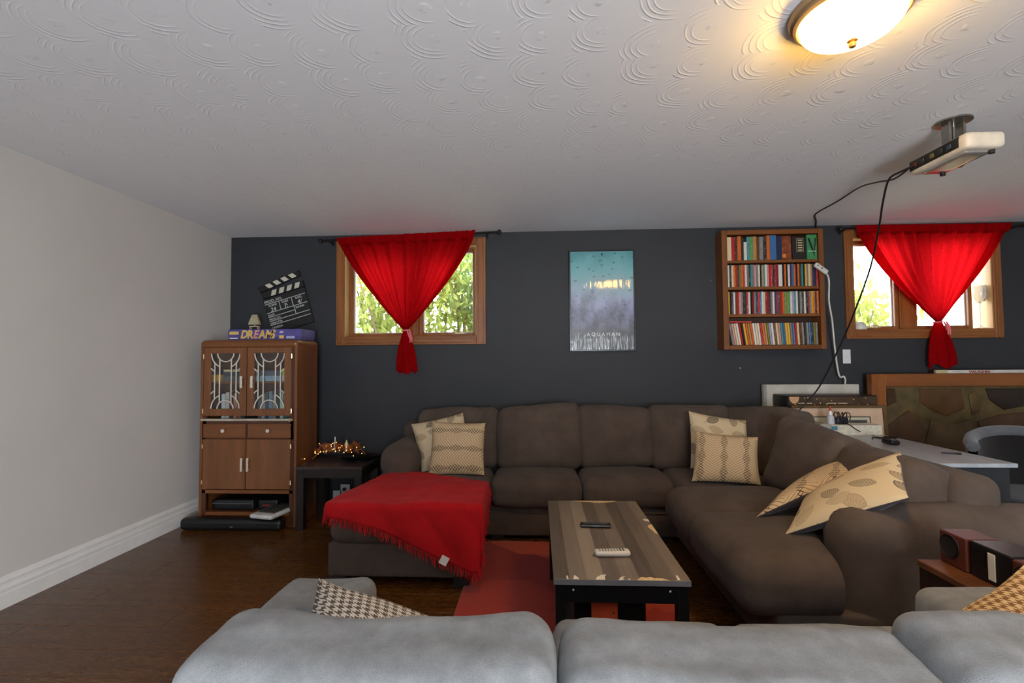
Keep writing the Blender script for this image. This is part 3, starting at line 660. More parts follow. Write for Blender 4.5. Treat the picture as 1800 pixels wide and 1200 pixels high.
DXM = (CX0+CX1)/2-0.008
def glass_door(x0, x1, hx):
    z0, z1 = 0.862, 1.400; d = MB(); s1, s2 = 0.055, 0.075; y0, y1 = CY0-0.012, CY0+0.008
    gx0, gx1, gz0, gz1 = x0+s1, x1-s1, z0+0.055, z1-0.045
    d.box(x0, gx0, y0, y1, z0, z1, 0.003).box(gx1, x1, y0, y1, z0, z1, 0.003).box(gx0, gx1, y0, y1, z0, gz0, 0.003).box(gx0, gx1, y0, y1, gz1, z1, 0.003)
    dd = d.build('door', WAL, cb)
    bx(gx0, gx1, CY0-0.003, CY0+0.001, gz0, gz1).build('pane', GLASS, dd)
    cx = (gx0+gx1)/2; W = (gx1-gx0); hw = W/2; R = 0.0048; yb = CY0-0.006
    def arc(cx_, cz_, r, a0, a1, n=12): return [(cx_+r*math.cos(a0+(a1-a0)*i/n), yb, cz_+r*math.sin(a0+(a1-a0)*i/n)) for i in range(n+1)]
    for s_ in (1, -1):
        top = gz1 if s_ > 0 else gz0
        r1, r2, r3 = hw*0.56, hw*0.98, hw*1.42
        a1 = math.acos(min(1, 1.0)); f = -s_
        MB().tube(arc(cx, top, r1, 0, f*PI), R, 6).build('muntin', BONE, dd)
        for sx in (1, -1):
            # second ring runs from the pane's edge to the inner uprights, third ring stops at the outer uprights
            c2 = math.acos(0.40*hw/r2)
            pts = arc(cx, top, r2, 0.02*f, c2*f); MB().tube([(cx+(p[0]-cx)*sx, p[1], p[2]) for p in pts], R, 6).build('muntin', BONE, dd)
            ca, cbb = math.acos(hw/r3), math.acos(0.74*hw/r3)
            pts = arc(cx, top, r3, ca*f, cbb*f, 6); MB().tube([(cx+(p[0]-cx)*sx, p[1], p[2]) for p in pts], R, 6).build('muntin', BONE, dd)
    for sx in (1, -1):
        r1 = hw*0.56; q = math.sqrt(r1*r1-(0.40*hw)**2); MB().tube([(cx+sx*0.40*hw, yb, gz0+q), (cx+sx*0.40*hw, yb, gz1-q)], R, 6).build('muntin', BONE, dd)
        r2 = hw*0.98; q = math.sqrt(r2*r2-(0.74*hw)**2); MB().tube([(cx+sx*0.74*hw, yb, gz0+q), (cx+sx*0.74*hw, yb, gz1-q)], R, 6).build('muntin', BONE, dd)
    MB().rbox((hx, CY0-0.028, 1.128), (0.020, 0.016, 0.098), 0.009, 5).box(hx-0.005, hx+0.005, CY0-0.025, CY0-0.010, 1.085, 1.095).box(hx-0.005, hx+0.005, CY0-0.025, CY0-0.010, 1.160, 1.170).build('handle', BONE, dd)
    for z in (0.90, 1.33): MB().lathe([(0.006, -0.018), (0.006, 0.018)], ((x0-0.004) if hx > (x0+x1)/2 else (x1+0.004), CY0-0.010, z), 8).build('hinge', BRASS, dd)
glass_door(CX0+0.036, DXM-0.003, DXM-0.036); glass_door(DXM+0.003, CX1-0.044, DXM+0.048)
for x0, x1 in ((CX0+0.036, DXM-0.004), (DXM+0.012, CX1-0.044)):
    dr = bx(x0, x1, CY0-0.012, CY0+0.01, 0.690, 0.800, 0.004).build('drawer', WALX, cb); kx = (x0+x1)/2
    MB().lathe([(0.006, 0), (0.006, 0.012), (0.014, 0.016), (0.014, 0.024), (0.006, 0.028)], (0, 0, 0), 14, M=Matrix.Translation((kx, CY0-0.012, 0.748)) @ Matrix.Rotation(PI/2, 4, 'X')).build('knob', BONE, dr)
bx(CX0+0.022, CX1-0.022, CY0, CY0+0.01, 0.676, 0.822).build('rail', WALD, cb)
for x0, x1, hx in ((CX0+0.036, DXM-0.002, DXM-0.024), (DXM+0.002, CX1-0.044, DXM+0.024)):
    dr = bx(x0, x1, CY0-0.012, CY0+0.008, 0.292, 0.680, 0.004).build('door', WAL, cb)
    MB().rbox((hx, CY0-0.030, 0.485), (0.017, 0.014, 0.108), 0.007, 5).box(hx-0.004, hx+0.004, CY0-0.027, CY0-0.010, 0.44, 0.45).box(hx-0.004, hx+0.004, CY0-0.027, CY0-0.010, 0.52, 0.53).build('handle', BONE, dr)
    for z in (0.345, 0.625): MB().lathe([(0.006, -0.016), (0.006, 0.016)], ((x0-0.003) if hx > (x0+x1)/2 else (x1+0.003), CY0-0.010, z), 8).build('hinge', BRASS, dr)
# things inside the cabinet
def small_box(x0, x1, y0, y1, z0, z1, col, label, name='game_box', cat='box', grp='boxes inside the cabinet'):
    o = thing(name, label, cat, ((x0+x1)/2, (y0+y1)/2, z0), group=grp); zl = z0+(z1-z0)*0.6
    bx(x0, x1, y0, y1, z0, zl, 0.001).build('tray', plain(col, 0.5), o); bx(x0-0.001, x1+0.001, y0-0.001, y1+0.001, zl, z1, 0.002).build('lid', plain(col, 0.4, var=0.12, scale=40), o); return o
yb0 = CY0+0.05
small_box(-2.630, -2.530, yb0, yb0+0.2, 1.131, 1.185, 'c79a1e', 'yellow box low on the middle shelf behind the cabinet glass')
small_box(-2.628, -2.535, yb0, yb0+0.2, 1.187, 1.225, '2a2a2c', 'black and white box on top of the yellow box in the cabinet')
small_box(-2.525, -2.330, yb0, yb0+0.22, 1.131, 1.170, '565a5c', 'grey flat box on the middle cabinet shelf')
small_box(-2.520, -2.335, yb0, yb0+0.22, 1.172, 1.205, '3a3f46', 'dark flat box on the grey box in the cabinet')
small_box(-2.515, -2.340, yb0, yb0+0.22, 1.207, 1.226, 'b9ae86', 'cream thin box topmost of the stack behind the first glass door')
small_box(-2.255, -2.050, yb0, yb0+0.22, 1.131, 1.175, '7c98a8', 'pale blue flat box on the middle cabinet shelf')
small_box(-2.250, -2.060, yb0, yb0+0.22, 1.177, 1.215, '4a5560', 'slate flat box on the pale blue box in the cabinet')
small_box(-2.035, -1.950, yb0, yb0+0.2, 1.131, 1.178, 'b7b3aa', 'white box behind the second glass door handle stile')
small_box(-2.033, -1.952, yb0, yb0+0.2, 1.180, 1.232, '9ab53e', 'lime green box on the white box in the cabinet')
for i, (c, nm) in enumerate((('aebfc4', 'pale blue'), ('b5b0a6', 'cream'), ('4a2f2a', 'maroon'), ('a5705c', 'clay-red'), ('7c5b48', 'brown'), ('2f3438', 'black'))):
    x = -2.53+i*0.033; o = thing('book', '%s book upright on the lowest glazed cabinet shelf' % nm, 'book', (x, yb0, 0.8355), group='books inside the cabinet')
    bx(x, x+0.028, yb0, yb0+0.16, 0.8355, 1.03+0.012*(i % 3), 0.002).build('cover', plain(c, 0.5), o); bx(x+0.003, x+0.025, yb0+0.004, yb0+0.158, 1.028+0.012*(i % 3), 1.0305+0.012*(i % 3)).build('pages', plain('ddd6c4', 0.8), o)
for i in range(7):
    x = -2.23+i*0.030; nm = ['slate', 'silver', 'dark green', 'steel blue', 'dove grey', 'ink black', 'mint'][i]; c = ['4b5258', '8f9496', '2f4038', '5f7a8c', '75777a', '1d1f24', '8fb0a0'][i]
    o = thing('book', '%s book upright behind the second cabinet glass door' % nm, 'book', (x, yb0, 0.8355), group='books inside the cabinet')
    bx(x, x+0.026, yb0, yb0+0.16, 0.8355, 1.02+0.01*(i % 4), 0.002).build('cover', plain(c, 0.5), o); bx(x+0.003, x+0.023, yb0+0.004, yb0+0.158, 1.018+0.01*(i % 4), 1.0205+0.01*(i % 4)).build('pages', plain('ddd6c4', 0.8), o)
# open shelf: black game console boxes and the white balance board
o = thing('media_player', 'black media player in the open base of the cabinet', 'media player', (-2.47, CY0+0.15, 0.1105))
MB().rbox((-2.42, CY0+0.17, 0.155), (0.34, 0.26, 0.085), 0.012, 6).build('body', plain('111214', 0.3), o); bx(-2.58, -2.26, CY0+0.036, CY0+0.041, 0.165, 0.172).build('front_strip', plain('5a6066', 0.3, 0.5), o)
o = thing('game_console', 'black and red-marked box beside the media player', 'box', (-2.14, CY0+0.16, 0.1105))
MB().rbox((-2.15, CY0+0.19, 0.150), (0.16, 0.24, 0.076), 0.008, 6).build('body', plain('16171c', 0.35), o); bx(-2.19, -2.13, CY0+0.068, CY0+0.071, 0.140, 0.152).build('front_mark', plain('8a2a22', 0.5), o)
o = thing('balance_board', 'white and dark balance board sticking out of the cabinet base', 'board', (-2.05, CY0-0.02, 0.1105), (0, 0, 0))
bm_ = Matrix.Translation((-2.035, CY0+0.045, 0.128)) @ Matrix.Rotation(math.radians(-28), 4, 'Z')
MB().rbox((0, 0, 0), (0.20, 0.34, 0.034), 0.016, 8, M=Matrix.Translation((-2.035, CY0-0.01, 0.130)) @ Matrix.Rotation(math.radians(-12), 4, 'Z')).build('body', plain('c9c8c6', 0.4), o)
MB().rbox((0, 0, 0), (0.15, 0.26, 0.006), 0.0029, 5, M=Matrix.Translation((-2.030, CY0+0.01, 0.148)) @ Matrix.Rotation(math.radians(-12), 4, 'Z')).build('top_pad', plain('3e4038', 0.6), o)
# on top of the cabinet
gb = thing('board_game_box', 'purple board game box with yellow lettering on the cabinet', 'board game', (-2.18, 3.93, CZ))
bx(-2.502, -1.900, 3.850, 4.09, CZ, CZ+0.055, 0.002).build('tray', plain('4a4680', 0.5), gb); bx(-2.505, -1.897, 3.847, 4.093, CZ+0.022, CZ+0.088, 0.003).build('lid', plain('4d4888', 0.4, var=0.15), gb)
YEL = plain('d9b25e', 0.5); PNK = plain('d8927a', 0.5)
GM = lambda x, z, a=0: facing(x, 3.8462, z, a)
for i, ch in enumerate('DREAMS'):
    text_mb(ch, 0.090, GM(-2.402+i*0.049+(0.008 if i else 0), CZ+0.016), 0.0004, 'LEFT', 0.0035, 0.15 if i % 2 else 0.3, 0.85).build('lettering', PNK if i == 2 else YEL, gb, 0)
for x0, x1, z0, z1, c in ((-2.492, -2.415, 0.046, 0.070, YEL), (-2.490, -2.420, 0.012, 0.020, PRW), (-2.075, -2.045, 0.055, 0.072, plain('b9a9c8', 0.5)), (-2.078, -2.040, 0.012, 0.036, YEL), (-2.02, -1.95, 0.010, 0.030, plain('a9a6c8', 0.5))):
    MB().rbox(((x0+x1)/2, 3.8465, CZ+(z0+z1)/2), (x1-x0, 0.0012, z1-z0), 0.0006, 4).build('print_patch', c, gb)
lt = thing('miniature_lantern', 'small beige lantern with tapered roof behind the board game', 'lantern', (-2.440, 4.10, CZ))
LB = plain('b9b196', 0.6); lz = CZ+0.0
MB().lathe([(0.052, 0), (0.05, 0.006)], (-2.440, 4.112, lz), 4).build('base', LB, lt)
for dx in (-1, 1):
    for dy in (-1, 1): bx(-2.440+dx*0.034-0.004, -2.440+dx*0.034+0.004, 4.112-0.004+dy*0.010, 4.112+0.004+dy*0.010, lz+0.006, lz+0.128).build('post', LB, lt)
bx(-2.480, -2.400, 4.096, 4.128, lz+0.126, lz+0.134).build('top_plate', LB, lt)
rf = MB(); rf.add([(-2.490, 4.094, lz+0.146), (-2.390, 4.094, lz+0.146), (-2.390, 4.13, lz+0.146), (-2.490, 4.13, lz+0.146), (-2.461, 4.104, lz+0.232), (-2.419, 4.104, lz+0.232), (-2.419, 4.12, lz+0.232), (-2.461, 4.12, lz+0.232)], [(3, 2, 1, 0), (4, 5, 6, 7), (0, 1, 5, 4), (1, 2, 6, 5), (2, 3, 7, 6), (3, 0, 4, 7)]); rf.build('roof', plain('a8a080', 0.6, var=0.15), lt)
MB().lathe([(0.006, 0.134), (0.006, 0.147)], (-2.440, 4.112, lz), 8).build('neck', LB, lt)
MB().lathe([(0.011, 0.006), (0.011, 0.05), (0.002, 0.062)], (-2.45, 4.112, lz), 12).build('candle', plain('c9c9c4', 0.6), lt)
# soundbar on the floor
sb = thing('soundbar', 'long black soundbar lying on the floor before the cabinet', 'soundbar', (-2.33, 3.70, 0))
MB().rbox((-2.345, 3.695, 0.046), (0.80, 0.085, 0.088), 0.03, 10).build('body', plain('0d0d0e', 0.45), sb); MB().rbox((-2.33, 3.6525, 0.035), (0.022, 0.002, 0.007), 0.001, 4).build('badge', plain('8a8a8a', 0.3, 0.6), sb)
for x in (-2.65, -2.04): bx(x-0.02, x+0.02, 3.67, 3.72, 0.0, 0.005).build('foot', BLK, sb)

# ================================================================== end table, garland, wall plates
ESP = wood('espresso_laminate', '15100e', '241b17', 'X', 6, 0.4)
et = thing('end_table', 'dark espresso end table beside the cabinet', 'table', (-1.60, 3.90, 0))
EX0, EX1, EY0, EY1, EZ = -1.856, -1.335, 3.690, 4.130, 0.482
bx(EX0, EX1, EY0, EY1, EZ-0.022, EZ, 0.002).build('tabletop', wood('espresso_top', '2c2321', '443937', 'X', 6, 0.35), et)
for x in (EX0+0.004, EX1-0.064):
    for y in (EY0+0.004, EY1-0.064): bx(x, x+0.06, y, y+0.06, 0, EZ-0.022, 0.002).build('leg', ESP, et)
bx(EX0+0.064, EX1-0.064, EY0+0.006, EY0+0.024, EZ-0.085, EZ-0.022).build('apron', ESP, et); bx(EX0+0.064, EX1-0.064, EY1-0.024, EY1-0.006, EZ-0.085, EZ-0.022).build('apron', ESP, et)
bx(EX0+0.006, EX0+0.024, EY0+0.064, EY1-0.064, EZ-0.085, EZ-0.022).build('apron', ESP, et); bx(EX1-0.024, EX1-0.006, EY0+0.064, EY1-0.064, EZ-0.085, EZ-0.022).build('apron', ESP, et)
ds = thing('leaf_dish', 'black leaf-shaped dish on the end table', 'dish', (-1.44, 3.93, EZ))
def dish(u, v):
    a = 2*PI*u; r = 0.13*v*(1+0.18*math.cos(3*a)); return Vector((-1.445+r*1.25*math.cos(a), 3.93+r*0.85*math.sin(a), EZ+0.006+0.040*v**3))
d_ = MB(); d_.grid(lambda u, v: dish(u, max(0.02, v)), 30, 8); d_.grid(lambda u, v: dish(u, max(0.02, v))-Vector((0, 0, 0.005)), 30, 8); d_.build('bowl', plain('121113', 0.35), ds); MB().lathe([(0.05, 0), (0.05, 0.008)], (-1.445, 3.93, EZ), 16).build('foot', BLK, ds)
ga = thing('light_garland', 'orange beaded garland with tiny warm lights on the end table', 'garland', (-1.60, 3.95, EZ))
rg = random.Random(5); P = []
for i in range(38):
    t = i/45; P.append((-1.80+0.40*t+0.02*math.sin(i*1.3), 3.98+0.05*math.sin(i*1.9)+0.02*rg.uniform(-1, 1), EZ+0.045+0.035*abs(math.sin(i*0.9))+rg.uniform(0, 0.03)+0.02*math.sin(PI*t)))
P[0] = (-1.84, 3.93, EZ+0.006); P[-1] = (-1.40, 3.95, EZ+0.045)
MB().tube(smooth_path(P, 4), 0.0045, 5).build('wire', plain('7a4526', 0.6), ga)
tin = MB()
for i in range(1300):
    p = Vector(rg.choice(P[2:-1])); d = Vector((rg.gauss(0, 1), rg.gauss(0, 1), rg.gauss(0, 1))).normalized(); L = rg.uniform(0.015, 0.045); q = p+d*L; s_ = d.orthogonal().normalized()*0.0022
    tin.add([p-s_, p+s_, q], [(0, 1, 2)])
t_ = tin.build('tinsel', plain('b0602c', 0.5, 0.1), ga, 0); t_['kind'] = 'stuff'
BULB = emit('fairy_bulb', 'ffb862', 2.6)
bm_b = MB().lathe([(0.001, -0.0045), (0.0032, -0.002), (0.004, 0), (0.0032, 0.002), (0.001, 0.0045)], (0, 0, 0), 8).build('bulb', BULB, ga, 60, local=True)
for i in range(38):
    b = bm_b if i == 0 else bm_b.copy()
    if i: COL.objects.link(b)
    p = Vector(rg.choice(P)); b.parent = ga
    b.location = Vector((p.x+rg.gauss(0, 0.03), p.y-0.03-abs(rg.gauss(0, 0.02)), max(EZ+0.01, p.z+rg.gauss(0, 0.024))))-ga.location
MB().lathe([(0.003, 0.06), (0.006, 0.10), (0.013, 0.135), (0.012, 0.145), (0.004, 0.150), (0.007, 0.160), (0.004, 0.168), (0.007, 0.178), (0.002, 0.19)], (-1.655, 3.95, EZ), 12).build('glass_finial', plain('cfd2d8', 0.15), ga)
MB().lathe([(0.010, 0.07), (0.010, 0.115), (0.017, 0.118), (0.010, 0.142), (0.001, 0.165)], (-1.560, 3.95, EZ), 12).build('flame_bulb', plain('d9cf9c', 0.3), ga)
MB().tube(smooth_path([(-1.74, 3.96, EZ+0.05), (-1.745, 3.96, EZ+0.11), (-1.715, 3.96, EZ+0.125), (-1.70, 3.96, EZ+0.10), (-1.72, 3.96, EZ+0.085), (-1.69, 3.96, EZ+0.07)]), 0.009, 7).build('curl', plain('8a6a58', 0.5), ga)
PLT = plain('d9dadb', 0.4, var=0.01)
def wall_plate(x0, x1, z0, z1, label, kind):
    o = thing('wall_plate' if kind != 'outlet' else 'outlet', label, 'wall plate' if kind != 'outlet' else 'outlet', ((x0+x1)/2, YB, (z0+z1)/2)); MB().box(x0, x1, YB-0.006, YB, z0, z1, 0.002).build('plate', PLT, o); cx = (x0+x1)/2
    if kind == 'outlet':
        for dz in (-0.028, 0.028):
            MB().rbox((cx, YB-0.022, (z0+z1)/2+dz), (0.03, 0.032, 0.026), 0.008, 5).build('plug', BLK, o)
            MB().tube(smooth_path([(cx, YB-0.036, (z0+z1)/2+dz), (cx-0.02, YB-0.05, (z0+z1)/2+dz-0.02), (cx-0.035, YB-0.045, 0.045), (cx-0.04, YB-0.03, 0.02)]), 0.003, 6).build('plug_cord', BLK, o)
    elif kind == 'switch': bx(cx-0.006, cx+0.006, YB-0.014, YB-0.006, (z0+z1)/2-0.012, (z0+z1)/2+0.012, 0.002).build('toggle', PLT, o)
    else: MB().lathe([(0.004, 0), (0.004, 0.008)], (0, 0, 0), 8, M=Matrix.Translation((cx, YB-0.006, (z0+z1)/2)) @ Matrix.Rotation(PI/2, 4, 'X')).build('screw', plain('b0b0b0', 0.3, 0.6), o)
    return o
wall_plate(-1.776, -1.692, 0.050, 0.180, 'white outlet with two black plugs seen under the end table', 'outlet')
wall_plate(-1.845, -1.782, 0.052, 0.125, 'blank white wall plate beside the outlet under the end table', 'blank')
wall_plate(-1.985, -1.930, 0.030, 0.125, 'white wall plate nearest the cabinet seen through the end table', 'blank')
wall_plate(2.632, 2.697, 1.236, 1.357, 'white light switch under the curtained window by the bookshelf', 'switch')

# ================================================================== rug
def m_rug():
    k = NT('red_rug'); v = k.coord('Object'); vo = k.n('ShaderNodeTexVoronoi', feature='F1', distance='CHEBYCHEV', voronoi_dimensions='2D'); k.l(v, vo.inputs['Vector']); vo.inputs['Scale'].default_value = 2.6; vo.inputs['Randomness'].default_value = 0.7
    sp = k.n('ShaderNodeSeparateColor'); k.l(vo.outputs['Color'], sp.inputs[0])
    c = k.ramp(sp.outputs[0], [(0.0, lin('9c2010')), (0.35, lin('b53016')), (0.65, lin('c8471f')), (1.0, lin('8c1a10'))], 'CONSTANT')
    f = k.noise(v, 75, 4, 0.75); c = k.mix(k.math('MULTIPLY', f, 0.6), c, lin('5a0d0a')); fl = k.math('GREATER_THAN', k.noise(v, 320, 1), 0.70); c = k.mix(k.math('MULTIPLY', fl, 0.4), c, lin('d98a60'))
    k.set(c, 0.95, spec=0.1, sheen=0.2); k.bump(f, 0.6, 0.006); return k.m
rug = thing('area_rug', 'patchy red area rug under the coffee table', 'rug', (0.15, 2.5, 0))
def rugp(p, nn): return p+Vector((0.006*noise.noise(Vector((p.y*4, 1, 0))), 0.008*noise.noise(Vector((p.x*4, 5, 0))), 0))
MB().rbox((0.15, 2.63, 0.008), (1.16, 1.72, 0.016), 0.007, 24, deform=rugp).build('pile', m_rug(), rug)
fg_ = MB()
for i in range(150):
    x = -0.43+1.16*i/149; L = rg.uniform(0.01, 0.03); fg_.add([(x-0.003, 1.772, 0.012), (x+0.003, 1.772, 0.012), (x+rg.uniform(-.006, .006), 1.772-L, 0.003)], [(0, 1, 2)])
q_ = fg_.build('fringe', plain('8a1a14', 0.9), rug, 0); q_['kind'] = 'stuff'

# ================================================================== brown-grey sectional sofa
SOF = fabric('brown_grey_chenille', '453b35', '61554d', 5, 500, bump=0.5, sheen=0.06)
so = thing('sectional_sofa', 'dark brown-grey U-shaped sectional sofa along the dark wall', 'sofa', (0.3, 3.9, 0))
def puff(bt=0.02, bf=0.012, wr=0.006, seed=0.0, sag=0.0):
    def d(p, nn):
        q = Vector(p)
        q.z += bt*(1-nn.x**2)*(1-nn.y**2)*(1 if nn.z > 0 else 0.2)*math.copysign(1, nn.z)*abs(nn.z)
        q.y += bf*(1-nn.x**2)*(1-nn.z**2)*nn.y
        q.x += bf*0.7*(1-nn.y**2)*(1-nn.z**2)*nn.x
        q.z -= sag*(1-nn.x**2)*(nn.z+1)*0.5
        w_ = fbm(p+Vector((seed*3.1, seed*1.7, seed)), 5.0, wr)
        return q+Vector((w_*nn.x, w_*nn.y, w_*nn.z))
    return d
# bases
MB().rbox((0.48, 3.93, 0.135), (2.94, 0.78, 0.21), 0.018, 12, deform=lambda p, n: p).build('base', SOF, so)
bx(-0.37, 0.96, 3.528, 3.540, 0.196, 0.206, 0.003).build('base_welt', SOF, so)
MB().rbox((-0.79, 3.27, 0.150), (0.84, 0.96, 0.19), 0.018, 10).build('chaise_base', SOF, so)
MB().rbox((1.48, 2.835, 0.135), (1.02, 1.49, 0.21), 0.018, 10).build('return_base', SOF, so)
FEET = plain('15110f', 0.5)
for x, y in ((-1.15, 2.84), (-0.44, 2.84), (-0.30, 3.6), (0.9, 3.6), (1.03, 2.15), (1.92, 2.15), (1.92, 4.25), (-1.15, 4.25)): bx(x-0.045, x+0.045, y-0.045, y+0.045, 0, 0.055 if y < 3.5 and x < 0 else 0.035, 0.004).build('foot', FEET, so)
# backs
MB().rbox((0.375, 4.235, 0.50), (3.05, 0.20, 0.52), 0.06, 12).build('back_frame', SOF, so)
MB().rbox((1.895, 3.16, 0.50), (0.21, 1.90, 0.535), 0.07, 12, deform=lambda p, n: p+Vector((0, 0, 0.0))).build('back_frame', SOF, so)
# seat cushions
def seat(x0, x1, y0, y1, z0=0.235, z1=0.445, seed=0, r=0.07, bt=0.022): MB().rbox(((x0+x1)/2, (y0+y1)/2, (z0+z1)/2), (x1-x0, y1-y0, z1-z0), r, 14, deform=puff(bt, 0.012, 0.006, seed)).build('seat_cushion', SOF, so)
seat(-1.205, -0.345, 2.765, 3.92, seed=1)
seat(-0.338, 0.305, 3.465, 3.95, seed=2); seat(0.310, 0.960, 3.475, 3.95, seed=3); seat(0.955, 1.80, 3.30, 4.14, 0.235, 0.440, seed=4)
seat(0.82, 1.80, 2.790, 3.335, 0.22, 0.455, seed=5, r=0.10, bt=0.03)
# T-shaped front seat cushion wraps round the arm
def tseat(p, nn):
    q = puff(0.03, 0.012, 0.006, 6.0)(p, nn)
    if p.y < -0.02 and p.x > -0.06:
        q.y = -0.02+(p.y+0.02)*0.15
    return q
MB().rbox((1.31, 2.430, 0.335), (0.98, 0.73, 0.24), 0.09, 20, deform=tseat).build('seat_cushion', SOF, so)
# back cushions
def backc(cx, cy, cz, sx, sy, sz, tilt, rz, seed, extra=None):
    M_ = Matrix.Translation((cx, cy, cz)) @ Matrix.Rotation(rz, 4, 'Z') @ Matrix.Rotation(math.radians(tilt), 4, 'X')
    def d(p, nn):
        q = puff(0.012, 0.035, 0.011, seed)(p, nn)
        if extra: q = extra(q, nn)
        return q
    MB().rbox((0, 0, 0), (sx+0.02, sy, sz), 0.06, 14, deform=d, M=M_).build('back_cushion', SOF, so)
up = lambda k: (lambda q, nn: q+Vector((0, 0, k*nn.x*max(0, nn.z))))
backc(-0.640, 4.00, 0.655, 0.62, 0.24, 0.47, -10, 0, 1, up(0.008))
backc(0.010, 3.975, 0.665, 0.63, 0.25, 0.49, -11, 0, 2, up(0.028))
backc(0.605, 4.00, 0.665, 0.56, 0.24, 0.47, -9, 0, 3, up(-0.012))
backc(1.195, 4.00, 0.665, 0.60, 0.24, 0.48, -9, 0, 4)
backc(1.675, 3.760, 0.660, 0.60, 0.26, 0.50, -12, math.radians(-62), 5, up(0.02))
backc(1.665, 3.060, 0.645, 0.56, 0.26, 0.44, -18, math.radians(-84), 6, up(-0.03))
backc(1.690, 2.540, 0.600, 0.50, 0.26, 0.40, -28, math.radians(-88), 7, up(0.015))
# arms
MB().rbox((-1.020, 3.895, 0.43), (0.26, 0.80, 0.50), 0.125, 12, deform=lambda p, n: p+Vector((0.015*n.x*(1 if n.z > 0.2 else 0), 0, 0))).build('arm', SOF, so)
MB().rbox((1.775, 2.225, 0.345), (1.03, 0.27, 0.60), 0.12, 14, deform=puff(0.008, 0.012, 0.006, 9)).build('arm', SOF, so)

# ================================================================== pillows
def m_leafprint():
    k = NT('leaf_print_cotton'); v = k.coord('UV')
    base = lin('cdbb9a'); col = None
    vo = k.n('ShaderNodeTexVoronoi', feature='F1', voronoi_dimensions='2D'); k.l(v, vo.inputs['Vector']); vo.inputs['Scale'].default_value = 3.4; vo.inputs['Randomness'].default_value = 0.75
    d = k.vm('SUBTRACT', v, vo.outputs['Position']); sc = k.n('ShaderNodeSeparateColor'); k.l(vo.outputs['Color'], sc.inputs[0])
    vr = k.n('ShaderNodeVectorRotate', rotation_type='Z_AXIS'); k.l(d, vr.inputs['Vector']); k.l(k.math('MULTIPLY', sc.outputs[0], 6.28), vr.inputs['Angle'])
    sx = k.n('ShaderNodeSeparateXYZ'); k.l(vr.outputs[0], sx.inputs[0]); X_, Y_ = sx.outputs[0], sx.outputs[1]
    ay = k.math('ABSOLUTE', Y_); e = k.math('ADD', k.math('POWER', k.math('DIVIDE', k.math('ABSOLUTE', X_), 0.125), 2.0), k.math('POWER', k.math('DIVIDE', ay, 0.070), 1.4))
    inside = k.math('LESS_THAN', e, 1.0); veins = k.math('GREATER_THAN', k.math('SINE', k.math('MULTIPLY', k.math('SUBTRACT', X_, ay), 230.0)), -0.1)
    edge = k.math('MULTIPLY', inside, k.math('GREATER_THAN', e, 0.82)); mid = k.math('MULTIPLY', inside, k.math('LESS_THAN', ay, 0.003))
    stem = k.math('MULTIPLY', k.math('LESS_THAN', ay, 0.003), k.math('MULTIPLY', k.math('GREATER_THAN', X_, 0.1), k.math('LESS_THAN', X_, 0.2)))
    ink = k.math('MAXIMUM', k.math('MAXIMUM', edge, mid), k.math('MAXIMUM', stem, k.math('MULTIPLY', inside, veins)))
    lc = k.ramp(sc.outputs[1], [(0.0, lin('3f3a33')), (0.3, lin('8a6f55')), (0.55, lin('a08a70')), (0.8, lin('55493c'))], 'CONSTANT')
    strength = k.ramp(sc.outputs[2], [(0.0, (0.85, 0.85, 0.85)), (0.5, (0.45, 0.45, 0.45))], 'CONSTANT')
    c = k.mix(k.math('MULTIPLY', inside, 0.22), base, lc); c = k.mix(k.math('MULTIPLY', ink, strength), c, lc)
    k.set(c, 0.9, spec=0.15); k.bump(k.noise(k.coord('Object'), 600, 2), 0.3, 0.001); return k.m
def m_chevron(swap=False):
    k = NT('chevron_print_cotton'); v = k.coord('UV'); sp = k.n('ShaderNodeSeparateXYZ'); k.l(v, sp.inputs[0]); X_, Y_ = (sp.outputs[1], sp.outputs[0]) if swap else (sp.outputs[0], sp.outputs[1])
    u = k.math('ABSOLUTE', k.math('SUBTRACT', k.math('FRACT', k.math('MULTIPLY', k.math('ADD', X_, 0.08), 2.8)), 0.5))       # 0 at the seams between chevrons, .5 at ridges
    t = k.math('FRACT', k.math('MULTIPLY', k.math('ADD', Y_, k.math('MULTIPLY', u, 0.30)), 19.0)); line = k.math('LESS_THAN', t, 0.24)
    t2 = k.math('FRACT', k.math('MULTIPLY', k.math('SUBTRACT', Y_, k.math('MULTIPLY', u, 0.30)), 19.0)); line2 = k.math('LESS_THAN', t2, 0.22)
    band = k.math('LESS_THAN', k.math('ADD', u, k.math('MULTIPLY', k.math('ABSOLUTE', k.math('SUBTRACT', k.math('FRACT', k.math('MULTIPLY', Y_, 3.1)), 0.5)), 0.22)), 0.17)
    c = k.mix(k.math('MULTIPLY', line, 0.8), lin('cdb592'), lin('84694c')); c = k.mix(k.math('MULTIPLY', k.math('MAXIMUM', line, line2), k.math('MULTIPLY', band, 0.95)), c, lin('1f1812'))
    k.set(c, 0.9, spec=0.15); k.bump(k.noise(k.coord('Object'), 600, 2), 0.3, 0.001); return k.m
